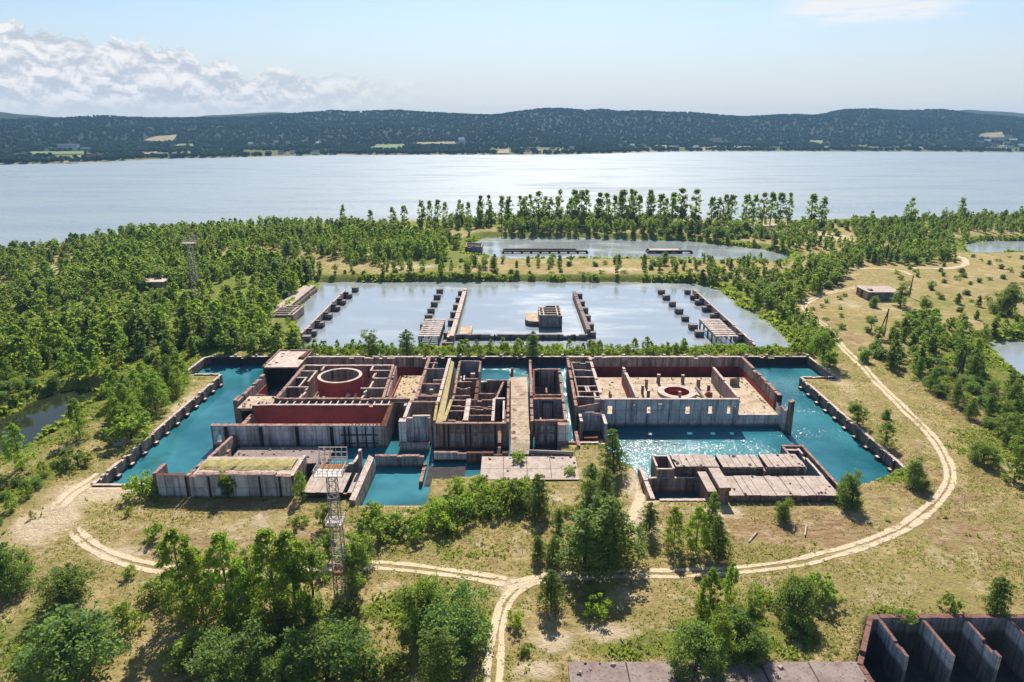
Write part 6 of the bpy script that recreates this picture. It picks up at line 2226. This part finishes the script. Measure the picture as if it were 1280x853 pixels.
def point_stuff(name, meshes, pts, wide=1.0):
    """many plants of one kind as one object: instances on points"""
    src = bpy.data.collections.new(name + '_kinds')
    for k, me in enumerate(meshes):
        o = bpy.data.objects.new(name + '_kind', me)
        src.objects.link(o)
    me = bpy.data.meshes.new(name)
    me.from_pydata([p[:3] for p in pts], [], [])
    a = me.attributes.new('size', 'FLOAT', 'POINT')
    a.data.foreach_set('value', np.array([p[3] for p in pts], np.float32))
    o = bpy.data.objects.new(name, me)
    COL.objects.link(o)
    o['kind'] = 'stuff'
    ng = bpy.data.node_groups.new(name, 'GeometryNodeTree')
    ng.interface.new_socket('Geometry', in_out='INPUT', socket_type='NodeSocketGeometry')
    ng.interface.new_socket('Geometry', in_out='OUTPUT', socket_type='NodeSocketGeometry')
    nn = ng.nodes
    gi, go = nn.new('NodeGroupInput'), nn.new('NodeGroupOutput')
    ci = nn.new('GeometryNodeCollectionInfo')
    ci.inputs['Collection'].default_value = src
    ci.inputs['Separate Children'].default_value = True
    ci.inputs['Reset Children'].default_value = True
    io = nn.new('GeometryNodeInstanceOnPoints')
    io.inputs['Pick Instance'].default_value = True
    ri = nn.new('FunctionNodeRandomValue')
    ri.data_type = 'INT'
    ri.inputs['Min'].default_value = 0
    ri.inputs['Max'].default_value = len(meshes) - 1
    rr = nn.new('FunctionNodeRandomValue')
    rr.data_type = 'FLOAT_VECTOR'
    rr.inputs['Min'].default_value = (0, 0, 0)
    rr.inputs['Max'].default_value = (0, 0, 6.28)
    na = nn.new('GeometryNodeInputNamedAttribute')
    na.data_type = 'FLOAT'
    na.inputs['Name'].default_value = 'size'
    lk = ng.links.new
    lk(gi.outputs[0], io.inputs['Points'])
    lk(ci.outputs[0], io.inputs['Instance'])
    lk([s for s in ri.outputs if s.enabled][0], io.inputs['Instance Index'])
    lk([s for s in rr.outputs if s.enabled][0], io.inputs['Rotation'])
    lk([s for s in na.outputs if s.enabled][0], io.inputs['Scale'])
    lk(io.outputs[0], go.inputs[0])
    md = o.modifiers.new('plants', 'NODES')
    md.node_group = ng
    return o


LIMIT = 280
EXT = {}
for lst in TREES.values():
    for (x, y, z, h, lab) in lst:
        e = EXT.setdefault(lab, [x, x, y, y])
        EXT[lab] = [min(e[0], x), max(e[1], x), min(e[2], y), max(e[3], y)]
for kind, lst in TREES.items():
    nm, H = KINDS[kind][0], KINDS[kind][1]
    nh = sum(1 for h in HAND if h[0] == kind)
    vis = [t for t in lst if on_screen(t[0], t[1])]
    hid = [t for t in lst if not on_screen(t[0], t[1])]
    vis.sort(key=lambda t: -t[3] / t[1])
    keep, rest = vis[:LIMIT - nh], vis[LIMIT - nh:] + hid
    for k, (x, y, z, h, lab) in enumerate(keep):
        v = random.randrange(4)
        s = h / H
        nearby = y < 215
        if nearby:
            o = bpy.data.objects.new(nm, None)
        else:
            o = bpy.data.objects.new(nm, FAR[kind][v])
        COL.objects.link(o)
        o.location = (x, y, z)
        o.rotation_euler = (0, 0, random.uniform(0, 6.28))
        w = random.uniform(1.05, 1.5) if kind != 'poplar' else random.uniform(.8, 1.3)
        o.scale = (s * w, s * w, s)
        b = EXT[lab]
        zx = min(2, int(3 * (x - b[0]) / (b[1] - b[0] + .1)))
        zy = min(1, int(2 * (y - b[2]) / (b[3] - b[2] + .1)))
        size = 'low' if s < .62 else ('tall' if s > .98 else 'mid-sized')
        adj = ADJ[kind] if kind in ('shrub', 'limeshrub') else (size + ' ' + ADJ[kind]).replace('tall tall', 'tall')
        zone = ('left', 'middle', 'right')[zx] + (' front' if zy == 0 else ' back')
        full = '%s %s the %s, %s' % (adj, 'on' if lab.startswith(('lake', 'open', 'dry', 'bank', 'green', 'far')) else 'in', lab, zone)
        if len(full.split()) > 16:
            full = full.replace(size + ' ', '')
        if len(full.split()) > 16:
            full = full.split(',')[0] + ', ' + zone.split()[0]
        tag(o, full, CAT[kind], full)
        if nearby:
            for nmx, me in zip(('crown', 'trunk'), NEAR[kind][v]):
                c = bpy.data.objects.new(nmx, me)
                COL.objects.link(c)
                c.parent = o
    if rest:
        point_stuff({'pine': 'pine_wood', 'leafy': 'birch_wood', 'oliv': 'mixed_wood', 'lime': 'young_wood', 'willow': 'bush_cover', 'shrub': 'low_scrub', 'limeshrub': 'green_scrub', 'poplar': 'poplar_wood'}[kind], FAR[kind], [(x, y, z, h / H * 1.08) for (x, y, z, h, lab) in rest])
    print(kind, len(keep), len(rest))

# ------------------------------------------------------------------ turf and reeds


def ground_cover(n=9000):
    x, y = rng.uniform(-150, 150, n), 76 + 130 * rng.random(n) ** 1.1
    k = (sdf(x, y, BASIN) > 1.2) & (sdf(x, y, PIT) > 1.2) & ~((x > 7.5) & (x < 55) & (y < 87.2)) & ~((x > -9) & (x < 17) & (y > 143) & (y < 157))
    for w in NATURAL:
        k &= sdf(x, y, w) > .5
    x, y = x[k], y[k]
    s = blobs(x, y, LUSH) * .9 + (fbm(x, y, 11, 4, 71) - .5) * 1.8 - blobs(x, y, SAND) * .7 + rng.random(len(x)) * .35
    k = s > .62
    x, y = x[k], y[k]
    k = track_dist(x, y) > 2.0
    x, y = x[k], y[k]
    z = terrain(x, y) - .12
    m = len(x) * 2 // 3
    pts = [(a, b, c, q) for a, b, c, q in zip(x, y, z, rng.uniform(.12, .42, len(x)))]
    point_stuff('weed_cover', FAR['shrub'], pts[:m])
    point_stuff('herb_cover', FAR['limeshrub'], pts[m:])
    print('cover', len(pts))


ground_cover()


def tufts(name, n, x0, x1, y0, y1, accept, hts, mat, blades=4, wid=.12):
    x = rng.uniform(x0, x1, n)
    # denser towards the viewer
    y = y0 + (y1 - y0) * rng.random(n) ** 1.25
    k = (sdf(x, y, BASIN) > .8) & (sdf(x, y, PIT) > .8)
    for w in NATURAL:
        k &= sdf(x, y, w) > -2.2
    k &= ~((x > 8.5) & (x < 54.5) & (y < 86.6)) & ~((x > -8) & (x < 16.2) & (y > 144) & (y < 156.4)) & ~((x > 170) & (x < 188) & (y > 318) & (y < 333))
    x, y = x[k], y[k]
    k = accept(x, y)
    x, y = x[k], y[k]
    k = track_dist(x, y) > 1.9
    x, y = x[k], y[k]
    z = terrain(x, y) - .03
    m = len(x)
    x, y, z = (np.repeat(a, blades) for a in (x, y, z))
    x = x + rng.normal(size=len(x)) * .14
    y = y + rng.normal(size=len(y)) * .14
    a = rng.uniform(0, 6.28, len(x))
    h = rng.uniform(*hts, len(x))
    w = h * rng.uniform(.5, 1.0, len(x)) * wid * 4
    lx, ly = rng.normal(size=len(x)) * h * .35, rng.normal(size=len(x)) * h * .35
    cx, sy = np.cos(a) * w, np.sin(a) * w
    q = np.stack([np.stack([x - cx * .6, y - sy * .6, z], -1), np.stack([x + cx * .6, y + sy * .6, z], -1), np.stack([x + cx + lx, y + sy + ly, z + h], -1), np.stack([x - cx + lx, y - sy + ly, z + h * .9], -1)], 1)
    o = bpy.data.objects.new(name, quad_mesh(name, q, M[mat]))
    COL.objects.link(o)
    o['kind'] = 'stuff'
    print(name, m)
    return o


def acc_dry(x, y):
    s = blobs(x, y, SAND)
    n = fbm(x, y, 9, 3, 77)
    return (s + (rng.random(len(x)) - .5) * .5 < .45) & (n + (rng.random(len(x)) - .5) * .35 > .47)


def acc_lush(x, y):
    l = blobs(x, y, LUSH)
    n = fbm(x, y, 7, 3, 91)
    return (l * 1.1 + (n - .5) * 1.6 + (rng.random(len(x)) - .5) * .4 > .72)


tufts('dry_grass', 150000, -150, 170, 76, 240, acc_dry, (.10, .34), 'turfblade')
tufts('green_grass', 130000, -170, 190, 76, 260, acc_lush, (.18, .6), 'reed')


def acc_bank(x, y):
    d = np.full(len(x), 1e9)
    for w in (POND_B, POND_C, POND_D, POND_E, POND_F, POND_G):
        d = np.minimum(d, np.abs(sdf(x, y, w) + 0.4))
    return (d < 2.6) & (fbm(x, y, 14, 2, 13) > .40)


tufts('reeds', 260000, -260, 420, 170, 520, acc_bank, (.8, 1.9), 'reed', 3, .14)

# ------------------------------------------------------------------ far shore
HOUSES = [(86, 186, 60), (108, 189, 24), (577, 178, 22), (895, 176, 46), (116, 199, 16)] + [(352, 193, 12), (366, 193, 10), (395, 193, 14), (314, 182, 12), (330, 181, 10), (345, 180, 12), (360, 181, 10), (398, 181, 12), (805, 184, 14), (808, 187, 10), (775, 184, 10), (790, 184, 12), (690, 189, 10), (715, 187, 10), (845, 186, 14), (870, 186, 12), (660, 190, 10),
                                (968, 187, 12), (975, 182, 10), (1033, 187, 10), (1055, 186, 12), (1120, 187, 14), (1135, 184, 12), (1150, 188, 12), (1165, 183, 14), (1180, 186, 10), (1225, 180, 18), (1234, 178, 16), (1243, 183, 20), (1250, 177, 18), (1258, 181, 16), (1266, 177, 20), (1222, 184, 16), (1240, 187, 14), (1262, 186, 16), (1275, 184, 14)]
FIELDS = [
    ([(30, 194), (105, 193), (105, 189.5), (40, 190)], 'meadow_field'),
    ([(466, 186), (508, 185), (505, 180.5), (470, 181)], 'meadow_field'),
    ([(220, 183.5), (243, 183), (240, 180), (222, 180.5)], 'meadow_field'),
    ([(180, 176), (216, 178), (222, 169), (190, 172)], 'stubble_field'),
    ([(520, 181), (570, 180), (568, 177.5), (522, 178.5)], 'stubble_field'),
    ([(1012, 180), (1030, 181), (1028, 176), (1013, 176)], 'meadow_field'),
    ([(622, 192.5), (637, 192.3), (636, 187), (623, 187)], 'sand_beach'),
    ([(1222, 173), (1256, 172), (1252, 165), (1226, 168)], 'sand_pit'),
]


def far_wood():
    n = 118000
    x = rng.uniform(-3900, 3900, n)
    y = rng.uniform(1500, 4300, n)
    k = np.abs(x) < y * 1.05 + 60
    x, y = x[k], y[k]
    dl = sdf(x, y, LAKE)
    cov = fbm(x, y, 300, 3, 21)
    low = fbm(x, y, 90, 3, 44)
    dd = dl + 260 * (cov - .5)
    keep = (dl > 4) & (dl < 1900)
    for pts, mt in FIELDS:
        v = [far_at(*p)[:2] for p in pts]
        keep &= sdf(x, y, v) > 4
        # the slope in front of a field stays open too
        keep &= sdf(x, y + 70, v) > 0
    for (px, py, w) in HOUSES:
        hx, hy, hz = far_at(px, py)
        keep &= ~((np.abs(x - hx) < w * .8 + 5) & (y > hy - 130) & (y < hy + 12))
    keep &= np.where(dd < 340, low + .25 * (dl < 60) > .46, rng.random(len(x)) < .62)
    x, y, dl = x[keep], y[keep], dl[keep]
    z = terrain(x, y)
    m = len(x)
    # a rough crown: two stacked, randomly dented rings
    h = rng.uniform(7, 11, m)
    r = h * rng.uniform(.45, .75, m)
    S = 6
    ang = np.arange(S) / S * 2 * np.pi
    rings = []
    for (fz, fr) in ((.05, .75), (.5, 1.0), (.86, .82)):
        rr = r[:, None] * fr * rng.uniform(.7, 1.25, (m, S))
        a = ang[None, :] + rng.uniform(0, 6.28, m)[:, None]
        rings.append(np.stack([x[:, None] + rr * np.cos(a), y[:, None] + rr * np.sin(a), z[:, None] + h[:, None] * (fz + rng.uniform(-.07, .07, (m, S)))], -1))
    top = np.stack([x + rng.normal(size=m) * .5, y, z + h], -1)
    q = []
    for i in range(2):
        A, B = rings[i], rings[i + 1]
        q.append(np.stack([A, np.roll(A, -1, 1), np.roll(B, -1, 1), B], 2).reshape(-1, 4, 3))
    C = rings[2]
    T = np.repeat(top[:, None, :], S // 2, 1)
    q.append(np.stack([C[:, 0::2], C[:, 1::2], np.roll(C, -2, 1)[:, 0::2], T], 2).reshape(-1, 4, 3))
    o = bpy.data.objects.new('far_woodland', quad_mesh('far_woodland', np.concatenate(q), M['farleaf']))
    COL.objects.link(o)
    o['kind'] = 'stuff'
    print('far trees', m)



def far_at(px, py):
    """place on the far shore seen at (px, py): march along the line of sight to the ground"""
    dx, dy = px - 640.0, 426.5 - py
    d = np.array((dx, dy * _s + FOC * _c, dy * _c - FOC * _s))
    d /= d[1]
    ys = np.arange(1500, 4300, 4.0)
    xx, zz = d[0] * ys, CAM_H + d[2] * ys
    t = terrain(xx, ys)
    k = np.argmax(zz < t + .2)
    return float(xx[k]), float(ys[k]), float(t[k])


def house(px, py, w, d, h, roof, label, name='house', group=None, wallm='wallwhite', flat=False, cat='house', rz=0.0):
    x, y, z = far_at(px, py)
    if name == 'house':
        w, d, h = w * 1.35, d * 1.35, h * 1.35
    t = thing(name, label, cat, (x, y, z), group)
    mb = MB()
    mb.box(x - w / 2, x + w / 2, y - d / 2, y + d / 2, z - 3, z + h)
    mb.build('wall', [M[wallm]], t)
    mb = MB()
    if flat:
        mb.box(x - w / 2 - .4, x + w / 2 + .4, y - d / 2 - .4, y + d / 2 + .4, z + h + .02, z + h + .8)
    else:
        e = .8
        a, b, c, f = (x - w / 2 - e, y - d / 2 - e, z + h - .3), (x + w / 2 + e, y - d / 2 - e, z + h - .3), (x + w / 2 + e, y + d / 2 + e, z + h - .3), (x - w / 2 - e, y + d / 2 + e, z + h - .3)
        r0, r1 = (x - w / 2 - e, y, z + h + d * .45), (x + w / 2 + e, y, z + h + d * .45)
        mb.quad(a, b, r1, r0)
        mb.quad(c, f, r0, r1)
        mb.poly([b, c, r1])
        mb.poly([f, a, r0])
    mb.build('roof', [M[roof]], t)
    mb = MB()
    n = max(2, int(w / 4))
    for k in range(n):
        xx = x - w / 2 + w * (k + .5) / n
        mb.box(xx - .8, xx + .8, y - d / 2 - .12, y - d / 2 - .02, z + h * .35, z + h * .75)
    mb.build('window', [M['glass']], t)
    t.rotation_euler = (0, 0, rz)
    return t


house(86, 186, 60, 16, 13, 'roofgrey', 'long white multi-storey block near the far shore at left', 'apartment_block', flat=True, cat='building')
house(108, 189, 24, 14, 9, 'roofgrey', 'smaller white block right of the long white block on the far shore', 'apartment_block', flat=True, cat='building')
house(577, 178, 22, 18, 10, 'wallwhite', 'white round-looking hall standing on the far wooded slope', 'hall_building', cat='building')
house(895, 176, 46, 12, 6, 'rooforange', 'long low building with orange roof on the far shore', 'barn', cat='building')
house(116, 199, 16, 10, 5, 'roofred', 'pale house with reddish roof by the water at far left', 'house')
for k, (px, py, w) in enumerate(HOUSES[5:]):
    side = 'right end' if px > 1200 else ('right part' if px > 950 else ('middle' if px > 600 else 'left part'))
    col = ['roofred', 'roofgrey', 'roofgrey', 'wallwhite'][k % 4]
    house(px, py, w, 9, 4.5, col, 'small white house in the village on the far shore, %s' % side, group='houses on the far shore, %s' % side, rz=jit(.5))


def patch(name, pts, mat):
    v = [far_at(x, y) for x, y in pts]
    # fields follow the slope
    n, m_ = 14, 5
    a, b, c, d = [np.array(q) for q in v]
    mb = MB()
    g = [[None] * (n + 1) for _ in range(m_ + 1)]
    for j in range(m_ + 1):
        for i in range(n + 1):
            u, w = i / n, j / m_
            q = (a * (1 - u) + b * u) * (1 - w) + (d * (1 - u) + c * u) * w
            wob = 1 + .0
            g[j][i] = (q[0], q[1], zt(q[0], q[1]) + 1.2)
    for j in range(m_):
        for i in range(n):
            mb.quad(g[j][i], g[j][i + 1], g[j + 1][i + 1], g[j + 1][i])
    return struct(mb.build(name, [mat]))


fg = blotchy('meadow', (0.11, 0.17, 0.04), (0.16, 0.20, 0.06), None, 0.02)
ft = blotchy('stubble_field', (0.27, 0.23, 0.12), (0.20, 0.17, 0.08), None, 0.02)
for pts, nm in FIELDS:
    patch(nm, pts, fg if nm == 'meadow_field' else ft)
far_wood()
print('objects', len(bpy.data.objects))
